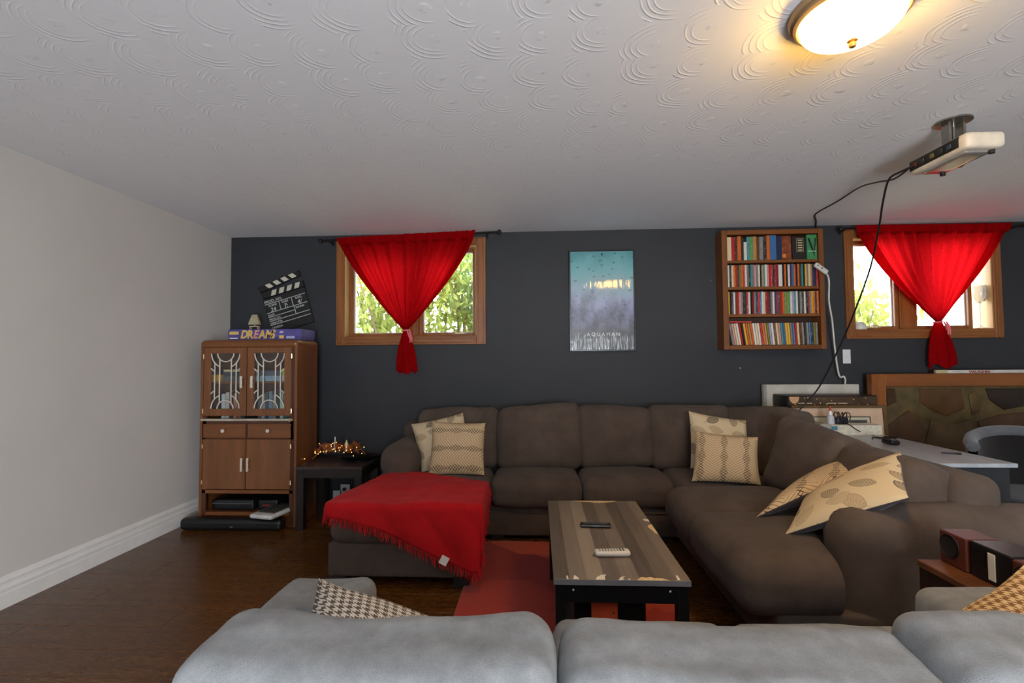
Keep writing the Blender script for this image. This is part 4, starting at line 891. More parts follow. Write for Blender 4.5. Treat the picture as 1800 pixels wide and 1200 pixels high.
def m_hound(n_, ca, cb_):
    k = NT('houndstooth_weave'); v = k.coord('UV', scale=(n_, n_, 1)); sp = k.n('ShaderNodeSeparateXYZ'); k.l(v, sp.inputs[0])
    u, w_ = k.math('FRACT', sp.outputs[0]), k.math('FRACT', sp.outputs[1]); a = k.math('LESS_THAN', u, 0.5); b = k.math('LESS_THAN', w_, 0.5)
    both = k.math('MULTIPLY', a, b); neither = k.math('MULTIPLY', k.math('SUBTRACT', 1.0, a), k.math('SUBTRACT', 1.0, b)); tw = k.math('LESS_THAN', k.math('FRACT', k.math('MULTIPLY', k.math('ADD', u, w_), 2.0)), 0.5)
    f = k.math('ADD', both, k.math('MULTIPLY', k.math('SUBTRACT', k.math('SUBTRACT', 1.0, both), neither), tw))
    k.set(k.mix(f, lin(ca), lin(cb_)), 0.9, spec=0.15); k.bump(k.noise(k.coord('Object'), 500, 2), 0.4, 0.001); return k.m
LEAFP, CHEV, CHEVS = m_leafprint(), m_chevron(), m_chevron(True); PBACK = fabric('plum_grey_cotton', '3a353a', '4a444a', 8, 500)
def pillow(label, A, B, C, D, t, mats, group='throw pillows'):
    return tag(pillow4(A, B, C, D, t).build('throw_pillow', mats, None, 70), label, 'pillow', group)
pillow('leaf-print pillow tilted against the sofa arm near the end table', (-0.865, 3.640, 0.455), (-0.470, 3.645, 0.515), (-0.585, 3.840, 0.875), (-0.985, 3.80, 0.790), 0.14, [LEAFP, PBACK])
pillow('line-patterned beige pillow in front of the tilted leaf-print pillow', (-0.790, 3.520, 0.462), (-0.385, 3.530, 0.462), (-0.395, 3.700, 0.812), (-0.795, 3.690, 0.828), 0.13, [CHEVS, PBACK])
pillow('leaf-print pillow standing in the sofa corner behind a patterned one', (1.085, 3.590, 0.505), (1.515, 3.560, 0.470), (1.525, 3.700, 0.830), (1.125, 3.735, 0.895), 0.13, [LEAFP, PBACK])
pillow('line-patterned beige pillow standing in the sofa corner', (1.035, 3.400, 0.460), (1.445, 3.300, 0.462), (1.500, 3.450, 0.745), (1.110, 3.530, 0.775), 0.12, [CHEV, PBACK])
pillow('narrow-looking patterned pillow sliding down the sofa seat behind another', (1.106, 2.582, 0.475), (1.580, 2.560, 0.705), (1.770, 2.750, 0.765), (1.455, 2.874, 0.560), 0.11, [CHEV, PBACK])
pillow('leaf-print pillow leaning on the near sofa arm', (1.128, 2.343, 0.470), (1.490, 2.075, 0.715), (1.735, 2.450, 0.835), (1.370, 2.630, 0.560), 0.13, [LEAFP, PBACK])

# ================================================================== red throw over the chaise
def m_throw():
    k = NT('red_wool'); v = k.coord('Object'); f = k.noise(v, 8, 4, 0.6); g = k.noise(v, 380, 2); c = k.ramp(k.math('ADD', k.math('MULTIPLY', f, 0.6), k.math('MULTIPLY', g, 0.4)), [(0.3, lin('9c1218')), (0.7, lin('bd1d22'))])
    k.set(c, 0.95, spec=0.1, sheen=0.04); k.bump(g, 0.4, 0.002); return k.m
THR = m_throw()
th = thing('throw_blanket', 'red fringed throw blanket draped over the sofa chaise', 'blanket', (-0.78, 3.1, 0.46))
TX0, TX1, TY0, TZ = -1.235, -0.325, 2.750, 0.478
def hangf(u):  # overhang of the front edge along the chaise
    pts = [(0, 0.10), (0.25, 0.16), (0.5, 0.29), (0.72, 0.405), (0.85, 0.36), (1.0, 0.12)]
    for (a, p), (b, q) in zip(pts, pts[1:]):
        if u <= b: return p+(q-p)*(u-a)/(b-a)
    return pts[-1][1]
def hangr(v): return 0.01+0.27*max(0, min(1, (v-0.10)/0.75))**0.8
def thr(u, v):
    yb = 3.56-0.32*u**1.5; b = yb+((TY0-hangf(u))-yb)*v
    xl = TX0+0.03+0.16*(1-v)**2; a = xl+((TX1+hangr(v))-xl)*u
    da, db = max(0, a-TX1), max(0, TY0-b); L = math.hypot(da, db)
    x, y = min(a, TX1), max(b, TY0)
    # round the edge over, then hang
    r = 0.04
    if L > 0:
        ang = min(PI/2, L/r); out = r*math.sin(ang)*0.5; dn = r*(1-math.cos(ang))*0.6+max(0, L-r*PI/2)
        x += da/L*out; y -= db/L*out; z = TZ-dn
        fold = 0.014*math.sin(13*a+9*b)*min(1, L*6); x += fold*da/L; y -= abs(fold)*db/L*1.2
    else: z = TZ
    if L < 0.02: z += 0.008+0.012*noise.noise(Vector((a*4, b*4, 0)))+0.006*noise.noise(Vector((a*11, b*11, 2)))
    el = max(0, TX0+0.06-a)
    return Vector((x, y, max(0.045, z)))
to = MB().grid(thr, 64, 60).build('cloth', THR, th, 0)
for p in to.data.polygons: p.use_smooth = True
md = to.modifiers.new('cloth_thickness', 'SOLIDIFY'); md.thickness = 0.008; md.offset = 1
fr_ = MB()
def strand(p, dr, L):
    q = p+dr*L*0.5+Vector((rg.uniform(-.006, .006), rg.uniform(-.006, .006), -L*0.35)); e = q+Vector((rg.uniform(-.01, .01), rg.uniform(-.01, .004), -L*0.5))
    p, q, e = [Vector((w_.x, w_.y, max(0.012, w_.z))) for w_ in (p, q, e)]
    fr_.tube([p, q, e], [0.0032, 0.003, 0.0018], 4)
for i in range(130): u = i/129; strand(thr(u, 1.0), Vector((0, -0.25, 0)), rg.uniform(0.035, 0.06))
for i in range(80): v = 0.12+0.88*i/79; strand(thr(1.0, v), Vector((0.3, 0, 0)), rg.uniform(0.03, 0.055))
f_ = fr_.build('fringe', THR, th, 60); f_['kind'] = 'stuff'
pt = thr(0.60, 0.985)
tg = MB().box(-0.022, 0.022, -0.002, 0.0, -0.045, 0.0, M=Matrix.Translation(pt+Vector((0, -0.012, 0.02))) @ Matrix.Rotation(0.5, 4, 'Y') @ Matrix.Rotation(-0.2, 4, 'X')).build('care_tag', plain('d8d8d4', 0.6), th); tg['label'] = 'white sewn-in tag'

# ================================================================== coffee table
def m_ctop():
    k = NT('grey_plank_laminate'); v = k.coord('Object'); sp = k.n('ShaderNodeSeparateXYZ'); k.l(v, sp.inputs[0])
    cell = k.math('FLOOR', k.math('MULTIPLY', k.math('ADD', sp.outputs[0], 3.0), 15.0)); wn_ = k.n('ShaderNodeTexWhiteNoise', noise_dimensions='1D'); k.l(cell, wn_.inputs['W'])
    g = k.noise(k.coord('Object', scale=(16, 0.7, 1)), 3.0, 5, 0.7); g2 = k.noise(k.coord('Object', scale=(60, 1.2, 1)), 3.0, 3, 0.6)
    f = k.math('ADD', k.math('MULTIPLY', wn_.outputs[0], 0.55), k.math('ADD', k.math('MULTIPLY', g, 0.30), k.math('MULTIPLY', g2, 0.2)))
    k.set(k.ramp(f, [(0.22, lin('463c33')), (0.5, lin('776a5d')), (0.82, lin('9c8d7a'))]), 0.32); return k.m
ct = thing('coffee_table', 'grey plank-top coffee table with chipped edges and black legs', 'table', (0.315, 2.43, 0))
TX, TXR, TYN, TYF, TZT = 0.055, 0.570, 1.905, 2.952, 0.450
bx(TX, TXR, TYN, TYF, TZT-0.022, TZT, 0.0015).build('tabletop', m_ctop(), ct)
bx(TX, TXR, TYN-0.0015, TYN-0.0002, TZT-0.021, TZT-0.001).build('edge_band', plain('77777c', 0.4), ct)
CHIP = plain('d8b98a', 0.85, var=0.1, scale=60); CHIPW = plain('ded4c0', 0.8)
def chip(poly, m): 
    mb = MB(); n_ = len(poly); mb.add([(x, y, TZT+0.0004) for x, y in poly]+[(x, y, TZT-0.002) for x, y in poly], [tuple(range(n_)), tuple(range(2*n_-1, n_-1, -1))]+[(i, n_+i, n_+(i+1) % n_, (i+1) % n_) for i in range(n_)])
    mb.build('edge_chip', m, ct, 0)
yn = TYN+0.0005
for P_ in ([(0.105, yn), (0.112, yn), (0.110, yn+0.028), (0.104, yn+0.028)], [(0.130, yn), (0.152, yn), (0.150, yn+0.012), (0.136, yn+0.036)], [(0.214, yn), (0.250, yn), (0.252, yn+0.030), (0.262, yn+0.045), (0.240, yn+0.040), (0.222, yn+0.022)], [(0.300, yn), (0.318, yn), (0.322, yn+0.022), (0.334, yn+0.034), (0.312, yn+0.024)], [(0.336, yn), (0.345, yn+0.002), (0.343, yn+0.016)]): chip(P_, CHIPW)
chip([(0.370, yn), (0.490, yn), (0.470, yn+0.016), (0.440, yn+0.018), (0.425, yn+0.028), (0.405, yn+0.020), (0.392, yn+0.028), (0.380, yn+0.016)], CHIP); chip([(0.522, yn+0.006), (0.532, yn+0.006), (0.532, yn+0.045), (0.525, yn+0.045)], CHIPW)
xr = TXR-0.0005
chip([(xr, 2.40), (xr, 2.54), (xr-0.02, 2.53), (xr-0.028, 2.50), (xr-0.016, 2.45), (xr-0.012, 2.41)], CHIP); chip([(xr, 2.585), (xr, 2.625), (xr-0.026, 2.625), (xr-0.026, 2.60)], CHIPW)
yf = TYF-0.0005
chip([(0.20, yf), (0.235, yf-0.018), (0.29, yf-0.022), (0.34, yf-0.045), (0.38, yf-0.035), (0.43, yf-0.022), (0.46, yf)], CHIP)
BLKT = plain('0e0f11', 0.4)
for x0 in (TX+0.006, TXR-0.046):
    for y0 in (TYN+0.008, TYF-0.068): bx(x0, x0+0.040, y0, y0+0.060, 0, TZT-0.022, 0.002).build('leg', BLKT, ct)
for y0 in (TYN+0.012, TYF-0.034):
    ap = bx(TX+0.046, TXR-0.046, y0, y0+0.022, TZT-0.092, TZT-0.022).build('apron', BLKT, ct)
    if y0 < 2: 
        for x in (TX+0.075, TXR-0.075): MB().lathe([(0.004, 0), (0.004, 0.0012)], (0, 0, 0), 10, M=Matrix.Translation((x, y0, TZT-0.045)) @ Matrix.Rotation(PI/2, 4, 'X')).build('screw_cap', PRW, ap)
for x0 in (TX+0.012, TXR-0.034): bx(x0, x0+0.022, TYN+0.068, TYF-0.068, TZT-0.092, TZT-0.022).build('apron', BLKT, ct)
bx(TX+0.03, TXR-0.20, TYN+0.06, TYF-0.06, 0.105, 0.123).build('lower_shelf', BLKT, ct)
# black crate below with an orange notice
cr = thing('storage_crate', 'black crate under the coffee table with an orange notice on it', 'crate', (0.25, 2.2, 0.1235))
MB().box(0.135, 0.425, 2.02, 2.50, 0.1235, 0.335, 0.006).build('body', plain('121315', 0.25), cr); MB().rbox((0.28, 2.26, 0.343), (0.31, 0.50, 0.022), 0.008, 6).build('lid', plain('1a1b1e', 0.2), cr)
bx(0.208, 0.312, 2.0175, 2.0195, 0.210, 0.313).build('notice', plain('d9552a', 0.6, var=0.04), cr); bx(0.292, 0.300, 2.0168, 2.0173, 0.267, 0.275).build('notice_mark', plain('5a2412', 0.6), cr)
for i, (a, b) in enumerate(((0.222, 0.275), (0.222, 0.268), (0.222, 0.272))): bx(0.224+i*0.012, 0.2252+i*0.012, 2.0168, 2.0173, 0.227, 0.297).build('notice_print', plain('b0431f', 0.6), cr)
# remotes
r1 = thing('remote_control', 'slim black remote control on the coffee table', 'remote control', (0.282, 2.493, TZT), (0, 0, math.radians(-3)), group='remote controls')
MB().rbox((0, 0, 0.010), (0.150, 0.042, 0.018), 0.007, 8).build('body', plain('0c0d0f', 0.3), r1, local=True)
bx(-0.072, 0.072, -0.0215, -0.0205, 0.010, 0.0125).build('trim_line', plain('9aa4a8', 0.25, 0.8), r1, local=True)
for i in range(12):
    for j in range(3): bx(-0.060+i*0.0102, -0.054+i*0.0102, -0.012+j*0.0095, -0.006+j*0.0095, 0.0185, 0.0205, 0.001).build('button', plain('5b5f63', 0.5), r1, local=True)
r2 = thing('remote_control', 'white remote control on the coffee table', 'remote control', (0.312, 2.135, TZT), (0, 0, math.radians(4)), group='remote controls')
MB().rbox((0, 0, 0.013), (0.150, 0.046, 0.024), 0.011, 8, deform=lambda p, n: p+Vector((0, 0, 0.006*max(0, -n.x-0.6) if n.z < 0 else 0))).build('body', plain('d3cfc8', 0.4), r2, local=True)
for i in range(9):
    for j in range(3): bx(-0.058+i*0.0125, -0.051+i*0.0125, -0.014+j*0.0105, -0.008+j*0.0105, 0.0248, 0.0268, 0.001).build('button', plain('8f8b84' if i < 7 else '2b2b2b', 0.5), r2, local=True)

# ================================================================== pale grey sofa in the foreground
GRY = fabric('pale_grey_linen', '626567', '888a8c', 22, 700, bump=0.45, sheen=0.12)
fs = thing('grey_sofa', 'pale grey three-seat sofa seen from behind in the foreground', 'sofa', (0.30, 0.95, 0))
MB().rbox((0.30, 0.99, 0.20), (2.10, 1.06, 0.30), 0.03, 10).build('base', GRY, fs)
for x in (-0.70, 1.30):
    for y in (0.52, 1.46): MB().lathe([(0.022, 0), (0.03, 0.05)], (x, y, 0), 12).build('foot', FEET, fs)
MB().rbox((0.30, 0.475, 0.44), (2.10, 0.17, 0.66), 0.05, 12).build('back_frame', GRY, fs)
for x0, x1 in ((-0.775, -0.495), (1.085, 1.365)): MB().rbox(((x0+x1)/2, 0.985, 0.385), (x1-x0, 1.09, 0.475), 0.045, 12, deform=puff(0.006, 0.004, 0.004, x0)).build('arm', GRY, fs)
for i in range(3): 
    x0 = -0.488+i*0.527; MB().rbox((x0+0.2625, 1.185, 0.41), (0.522, 0.79, 0.15), 0.05, 12, deform=puff(0.018, 0.008, 0.005, 20+i)).build('seat_cushion', GRY, fs)
def fback(cx, wd, zt, seed, prof):
    def d(p, nn):
        q = puff(0.006, 0.014, 0.005, seed)(p, nn); q.z += prof(nn.x)*max(0, nn.z); q.y += 0.012*noise.noise(Vector((p.x*7, p.z*5, seed)))
        q.z += 0.004*noise.noise(Vector((p.x*22, p.y*22, seed)))*max(0, nn.z); return q
    M_ = Matrix.Translation((cx, 0.722, zt-0.20)) @ Matrix.Rotation(math.radians(6), 4, 'X')
    MB().rbox((0, 0, 0), (wd, 0.175, 0.46), 0.042, 20, deform=d, M=M_).build('back_cushion', GRY, fs)
fback(-0.235, 0.505, 0.870, 31, lambda x: 0.022*x*x-0.020)
fback(0.285, 0.515, 0.852, 32, lambda x: 0.004*x*x-0.010*x)
fback(0.795, 0.560, 0.872, 33, lambda x: -0.012*x)
HND1, HND2 = m_hound(20, 'cfcac0', '62564a'), m_hound(16, 'c9ae84', '7a5a3a')
pillow('brown and white houndstooth pillow on the foreground sofa by its far arm', (-0.500, 0.900, 0.580), (-0.080, 0.910, 0.500), (-0.120, 1.250, 0.580), (-0.600, 1.330, 0.690), 0.15, [HND1, PBACK])
pillow('tan and brown checked pillow at the other end of the foreground sofa', (0.86, 1.02, 0.490), (1.13, 0.93, 0.52), (1.245, 1.345, 0.745), (1.00, 1.40, 0.510), 0.14, [HND2, PBACK])

# ================================================================== side table with small stereo
st = thing('side_table', 'brown wooden side table between the two sofas', 'table', (1.62, 1.66, 0))
STW = wood('side_table_walnut', '4a2a18', '6f4327', 'X', 5, 0.35); STD = wood('side_table_dark', '1f120b', '2f1c12', 'Z', 5, 0.4)
SX0, SX1, SY0, SY1, SZ = 1.372, 1.88, 1.42, 1.885, 0.550
bx(SX0, SX1, SY0, SY1, SZ-0.024, SZ, 0.003).build('tabletop', STW, st)
for x in (SX0+0.004, SX1-0.05):
    for y in (SY0+0.004, SY1-0.05): bx(x, x+0.046, y, y+0.046, 0, SZ-0.024, 0.002).build('leg', STD, st)
bx(SX0+0.006, SX0+0.022, SY0+0.05, SY1-0.05, 0.04, SZ-0.024).build('side_panel', STD, st); bx(SX0+0.05, SX1-0.05, SY1-0.022, SY1-0.006, SZ-0.08, SZ-0.024).build('apron', STD, st)
CHR = wood('cherry_veneer', '3a130a', '5e2411', 'Z', 5, 0.5)
def wood_speaker(y0, y1, label):
    o = thing('wood_speaker', label, 'speaker', (1.53, (y0+y1)/2, SZ), group='wooden speakers')
    x0, x1, z1 = 1.448, 1.560, SZ+0.113; MB().box(x0, x1, y0, y1, SZ+0.0005, z1, 0.004).build('body', CHR, o); cy = (y0+y1)/2+0.012
    MB().lathe([(0.001, 0), (0.030, 0.001), (0.036, 0.003), (0.034, 0.000)], (0, 0, 0), 24, M=Matrix.Translation((x0-0.0005, cy, SZ+0.066)) @ Matrix.Rotation(-PI/2, 4, 'Y')).build('driver', plain('120c0a', 0.6), o)
    MB().lathe([(0.036, 0), (0.040, 0.003), (0.044, 0)], (0, 0, 0), 24, M=Matrix.Translation((x0-0.0002, cy, SZ+0.066)) @ Matrix.Rotation(-PI/2, 4, 'Y')).build('driver_ring', plain('2a120a', 0.4), o); return o
wood_speaker(1.765, 1.878, 'small cherry-wood speaker at the sofa-arm end of the side table'); wood_speaker(1.490, 1.605, 'small cherry-wood speaker at the near end of the side table')
o = thing('stereo_unit', 'black stereo unit with a white strip between two wooden speakers', 'stereo', (1.53, 1.68, SZ)); bx(1.453, 1.575, 1.612, 1.758, SZ+0.0005, SZ+0.115, 0.004).build('body', plain('0d0b0d', 0.35), o); bx(1.4505, 1.453, 1.664, 1.690, SZ+0.014, SZ+0.100, 0.001).build('display_strip', plain('c9c2b0', 0.5), o)
bx(1.4515, 1.453, 1.700, 1.745, SZ+0.05, SZ+0.09).build('display', plain('050507', 0.1), o)

# ================================================================== desk behind the sofa
DSK = wood('grey_desk_laminate', '8b939c', 'b0b6bd', 'Y', 6, 0.28); DX0_, DX1_, DY0_, DY1_, DZ = 2.025, 2.525, 2.735, 3.895, 0.720
dk = thing('desk', 'pale grey desk standing behind the sectional sofa', 'desk', (2.27, 3.3, 0))
bx(DX0_, DX1_, DY0_, DY1_, DZ-0.022, DZ, 0.003).build('desktop', DSK, dk)
for y in (DY0_+0.03, DY1_-0.05): bx(DX0_+0.02, DX1_-0.02, y, y+0.02, 0, DZ-0.022).build('leg_panel', plain('2a2c30', 0.5), dk)
bx(DX0_+0.04, DX0_+0.056, DY0_+0.05, DY1_-0.05, 0.35, DZ-0.022).build('modesty_panel', plain('2a2c30', 0.5), dk)
o = thing('cardboard_box', 'white printed carton on the far end of the desk', 'box', (2.29, 3.78, DZ)); bx(2.125, 2.500, 3.715, 3.860, DZ, DZ+0.070, 0.002).build('body', plain('cfcab8', 0.6, var=0.08, scale=50), o); bx(2.125, 2.185, 3.7135, 3.715, DZ+0.038, DZ+0.066).build('label', plain('4a8298', 0.5), o); bx(2.124, 2.501, 3.714, 3.861, DZ+0.068, DZ+0.073, 0.001).build('lid', plain('d8d3c4', 0.6), o)
o = thing('glue_bottle', 'clear glue bottle with red tip on the white carton', 'bottle', (2.175, 3.78, DZ+0.073)); MB().lathe([(0.022, 0), (0.024, 0.004), (0.024, 0.055), (0.012, 0.070)], (2.175, 3.78, DZ+0.073), 18).build('body', plain('c4c8d2', 0.2), o); MB().lathe([(0.012, 0.070), (0.012, 0.085), (0.005, 0.098)], (2.175, 3.78, DZ+0.073), 14).build('cap', PRW, o); MB().lathe([(0.006, 0.098), (0.007, 0.112), (0.002, 0.135)], (2.175, 3.78, DZ+0.073), 12).build('tip', plain('c0301e', 0.4), o)
o = thing('cable_coil', 'coiled black cable bundle beside the glue bottle', 'cable', (2.255, 3.78, DZ+0.073)); mb = MB()
for q in range(5):
    cx = 2.222+q*0.017; mb = MB().tube([(cx+0.018*math.cos(a), 3.78+0.02*math.sin(a*1.0+q), DZ+0.073+0.046+0.042*math.sin(a)) for a in [2*PI*i/20 for i in range(20)]], 0.0035, 6, closed=True); mb.build('loop', BLK, o)
MB().rbox((2.255, 3.78, DZ+0.098), (0.085, 0.03, 0.05), 0.01, 6).build('adapter', plain('1c1620', 0.35), o)
MB().tube(smooth_path([(2.25, 3.76, DZ+0.09), (2.27, 3.705, DZ+0.075), (2.30, 3.70, DZ+0.05), (2.33, 3.69, DZ+0.03)]), 0.0035, 6).build('loose_end', BLK, o)
o = thing('folder_tray', 'grey tray holding a blue folder on the desk by the sofa corner', 'tray', (2.07, 3.8, DZ)); bx(2.030, 2.118, 3.60, 3.88, DZ, DZ+0.018, 0.003).build('tray', plain('a9aaa6', 0.5), o); bx(2.034, 2.114, 3.61, 3.87, DZ+0.018, DZ+0.045, 0.002).build('folder', plain('3d5f86', 0.5), o); bx(2.032, 2.116, 3.66, 3.885, DZ+0.045, DZ+0.088, 0.01).build('paper_stack', plain('9b9c92', 0.6), o)
o = thing('computer_mouse', 'dark glossy computer mouse lying on the desk', 'mouse', (2.29, 3.33, DZ))
MB().rbox((2.29, 3.33, DZ+0.017), (0.062, 0.105, 0.033), 0.016, 8).build('body', plain('1a191b', 0.15), o); MB().rbox((2.285, 3.31, DZ+0.034), (0.02, 0.05, 0.004), 0.0019, 5).build('button_strip', plain('9a9a9c', 0.2, 0.7), o)
MB().lathe([(0.008, -0.003), (0.009, 0), (0.008, 0.003)], (0, 0, 0), 12, M=Matrix.Translation((2.29, 3.295, DZ+0.034)) @ Matrix.Rotation(PI/2, 4, 'Y')).build('wheel', BLK, o)
def pen(a, b, label, col): 
    o = thing('pen', label, 'pen', a, group='pens on the desk'); A, B = Vector(a), Vector(b); MB().tube([A, A.lerp(B, 0.72)], 0.005, 8).build('barrel', plain(col, 0.4), o); MB().tube([A.lerp(B, 0.72), B], 0.0058, 8).build('cap', BLK, o)
pen((2.32, 3.55, DZ+0.006), (2.40, 3.66, DZ+0.006), 'dark pen lying near the white carton on the desk', '22252a'); pen((2.36, 3.02, DZ+0.006), (2.44, 2.98, DZ+0.006), 'thin dark pen lying at the near end of the desk', '30343a')
o = thing('phone', 'flat black phone on the desk near the carton', 'phone', (2.40, 3.75, DZ)); MB().rbox((2.44, 3.60, DZ+0.005), (0.13, 0.066, 0.009), 0.004, 5).build('body', plain('0c0c0e', 0.2), o); bx(2.38, 2.50, 3.57, 3.63, DZ+0.0095, DZ+0.010).build('screen', plain('08080a', 0.05), o)

# ================================================================== pictures leaning by the wall
o = thing('white_canvas', 'white boxed canvas leaning on the wall behind the other pictures', 'canvas', (2.31, 4.32, 0)); MB().box(1.925, 2.715, 4.295, 4.335, 0.0, 1.062, 0.004).build('canvas', plain('b9b5ab', 0.7), o); bx(1.925, 1.950, 4.293, 4.2955, 0.0, 1.062).build('taped_edge', plain('8f8c84', 0.7), o)
def m_space():
    k = NT('night_sky_print'); v = k.coord('Object'); f = k.noise(v, 4, 4, 0.6); c = k.ramp(f, [(0.3, lin('2a1a12')), (0.7, lin('5c4630'))]); vo = k.n('ShaderNodeTexVoronoi', feature='F1'); k.l(v, vo.inputs['Vector']); vo.inputs['Scale'].default_value = 34
    k.set(k.mix(k.math('LESS_THAN', vo.outputs['Distance'], 0.16), c, lin('d9c8a4')), 0.4); return k.m
o = thing('storage_case', 'black storage case with a starry print along its front', 'case', (2.335, 4.13, 0)); MB().box(1.992, 2.690, 4.040, 4.27, 0.0, 0.985, 0.006).build('body', plain('100e0e', 0.4), o); bx(2.004, 2.680, 4.0365, 4.040, 0.912, 0.978).build('print', m_space(), o)
MB().prism([(2.046+0.038*math.cos(a), 0.978-0.056*abs(math.sin(a))) for a in [PI+PI*i/14 for i in range(15)]], 4.034, 4.0365).build('moon_print', plain('c79a72', 0.6), o)
for x0, x1 in ((2.075, 2.185), (2.30, 2.37), (2.385, 2.455)): bx(x0, x1, 4.035, 4.0365, 0.922, 0.928).build('print_line', plain('c9b894', 0.6), o)
pf = thing('framed_picture', 'framed landscape print with a wide beige mat behind the desk', 'picture', (2.36, 3.935, 0), (math.radians(-4.5), 0, 0))
GLD = plain('6a5334', 0.35, 0.4); W2, Hh = 0.36, 0.915
MB().box(-W2, -W2+0.022, -0.02, 0.015, 0, Hh, 0.004).box(W2-0.022, W2, -0.02, 0.015, 0, Hh, 0.004).box(-W2+0.022, W2-0.022, -0.02, 0.015, 0, 0.022, 0.004).box(-W2+0.022, W2-0.022, -0.02, 0.015, Hh-0.022, Hh, 0.004).build('frame', GLD, pf, local=True)
MB().box(-W2+0.022, W2-0.022, 0.0, 0.012, 0.022, Hh-0.022).build('mat_board', plain('c8a98e', 0.7), pf, local=True)
def m_land():
    k = NT('landscape_print'); v = k.coord('Object'); sp = k.n('ShaderNodeSeparateXYZ'); k.l(v, sp.inputs[0]); z = k.math('ADD', sp.outputs[2], k.math('MULTIPLY', k.noise(v, 6, 4), 0.14))
    k.set(k.ramp(z, [(0.55, lin('7c8478')), (0.70, lin('5f6a72')), (0.76, lin('8d9486')), (0.84, lin('c2bba2'))]), 0.4); return k.m
MB().box(-0.235, 0.235, -0.003, 0.001, 0.17, 0.820).build('print', m_land(), pf, 0, local=True)
t_ = 0.006; MB().box(-0.243, -0.235, -0.004, 0.001, 0.162, 0.828).box(0.235, 0.243, -0.004, 0.001, 0.162, 0.828).box(-0.235, 0.235, -0.004, 0.001, 0.162, 0.17).box(-0.235, 0.235, -0.004, 0.001, 0.82, 0.828).build('inner_line', plain('54483a', 0.6), pf, local=True)
MB().box(0.085, 0.215, -0.005, -0.003, 0.720, 0.800).build('dark_patch', plain('55595c', 0.5), pf, 0, local=True)

# wooden panel set with stones
sp_ = thing('stone_panel', 'wood-framed panel of brown stones in olive mortar against the wall', 'panel', (3.45, 4.235, 0))
FRW = wood('amber_frame', '6b3a12', '94561f', 'X', 4, 0.35, coat=0.2); FRZ = wood('amber_frame_upright', '6b3a12', '94561f', 'Z', 4, 0.35, coat=0.2)
bx(2.755, 2.868, 4.195, 4.265, 0.0, 1.150, 0.005).build('frame_stile', FRZ, sp_); bx(4.12, 4.233, 4.195, 4.265, 0.0, 1.150, 0.005).build('frame_stile', FRZ, sp_)
bx(2.868, 4.12, 4.195, 4.265, 1.045, 1.150, 0.005).build('frame_rail', FRW, sp_); bx(2.868, 4.12, 4.195, 4.265, 0.0, 0.10, 0.005).build('frame_rail', FRW, sp_)
bx(2.868, 4.12, 4.222, 4.235, 0.10, 1.045).build('mortar', plain('544524', 0.6, var=0.2, scale=10), sp_)
STN = [plain('4f3314', 0.4, var=0.18, scale=9), plain('42290f', 0.4, var=0.18, scale=9), plain('54401c', 0.4, var=0.2, scale=9), plain('241810', 0.4, var=0.15, scale=9)]
def stone(poly, mi):
    cx = sum(p[0] for p in poly)/len(poly); cz = sum(p[1] for p in poly)/len(poly); n_ = len(poly); rs = []
    sub = []
    for i in range(n_):
        a, b = Vector(poly[i]), Vector(poly[(i+1) % n_]); sub += [a.lerp(b, q/3) for q in range(3)]
    ctr = Vector((cx, cz)); out = [p+(ctr-p)*0.04*(1+noise.noise(Vector((p.x*6, p.y*6, 0)))) for p in sub]; inn = [p+(ctr-p)*0.16 for p in sub]; m_ = len(sub)
    mb = MB(); mb.add([(p.x, 4.224, p.y) for p in out]+[(p.x, 4.214, p.y) for p in out]+[(p.x, 4.209, p.y) for p in inn], [(i, (i+1) % m_, m_+(i+1) % m_, m_+i) for i in range(m_)]+[(m_+i, m_+(i+1) % m_, 2*m_+(i+1) % m_, 2*m_+i) for i in range(m_)]+[tuple(range(2*m_, 3*m_))])
    mb.build('stone', STN[mi], sp_, 30)
for poly, mi in (([(2.88, 0.72), (3.05, 0.86), (3.13, 0.82), (3.18, 0.66), (3.08, 0.52), (2.88, 0.50)], 0), ([(3.14, 1.03), (3.48, 1.03), (3.50, 0.86), (3.36, 0.80), (3.24, 0.84), (3.14, 0.92)], 0), ([(3.53, 0.98), (3.58, 1.01), (3.63, 0.93), (3.61, 0.84), (3.55, 0.80)], 2), ([(3.66, 1.03), (3.97, 1.03), (3.96, 0.88), (3.80, 0.85), (3.69, 0.93)], 3), ([(3.58, 0.76), (3.76, 0.82), (4.00, 0.84), (4.10, 0.70), (4.02, 0.54), (3.72, 0.52), (3.60, 0.62)], 1), ([(3.22, 0.78), (3.38, 0.74), (3.54, 0.78), (3.56, 0.56), (3.40, 0.46), (3.14, 0.50)], 2), ([(2.88, 1.03), (2.95, 1.03), (2.96, 0.92), (2.88, 0.88)], 1), ([(4.01, 1.03), (4.11, 1.03), (4.11, 0.88), (4.01, 0.90)], 0), ([(2.88, 0.46), (3.10, 0.46), (3.34, 0.40), (3.30, 0.14), (2.88, 0.12)], 1), ([(3.42, 0.40), (3.70, 0.46), (4.10, 0.48), (4.10, 0.12), (3.38, 0.12)], 0)): stone(poly, mi)
hs = thing('hockey_stick', 'white hockey stick shaft with red lettering lying on the stone panel', 'hockey stick', (3.28, 4.23, 1.150))
MB().box(3.360, 4.50, 4.212, 4.238, 1.151, 1.178, 0.004).build('shaft', plain('cbc8c0', 0.4), hs); MB().box(3.278, 3.372, 4.2105, 4.2395, 1.1505, 1.180, 0.005).build('tape', plain('b3a683', 0.8), hs)
bx(3.40, 3.47, 4.2112, 4.212, 1.163, 1.165).build('print_line', plain('3a3a3a', 0.5), hs)
text_mb('VAUGHN', 0.026, facing(3.535, 4.2112, 1.1555), 0.0004, 'LEFT', 0.0012, 0.0, 1.5).build('lettering', plain('8a1f1c', 0.5), hs, 0)
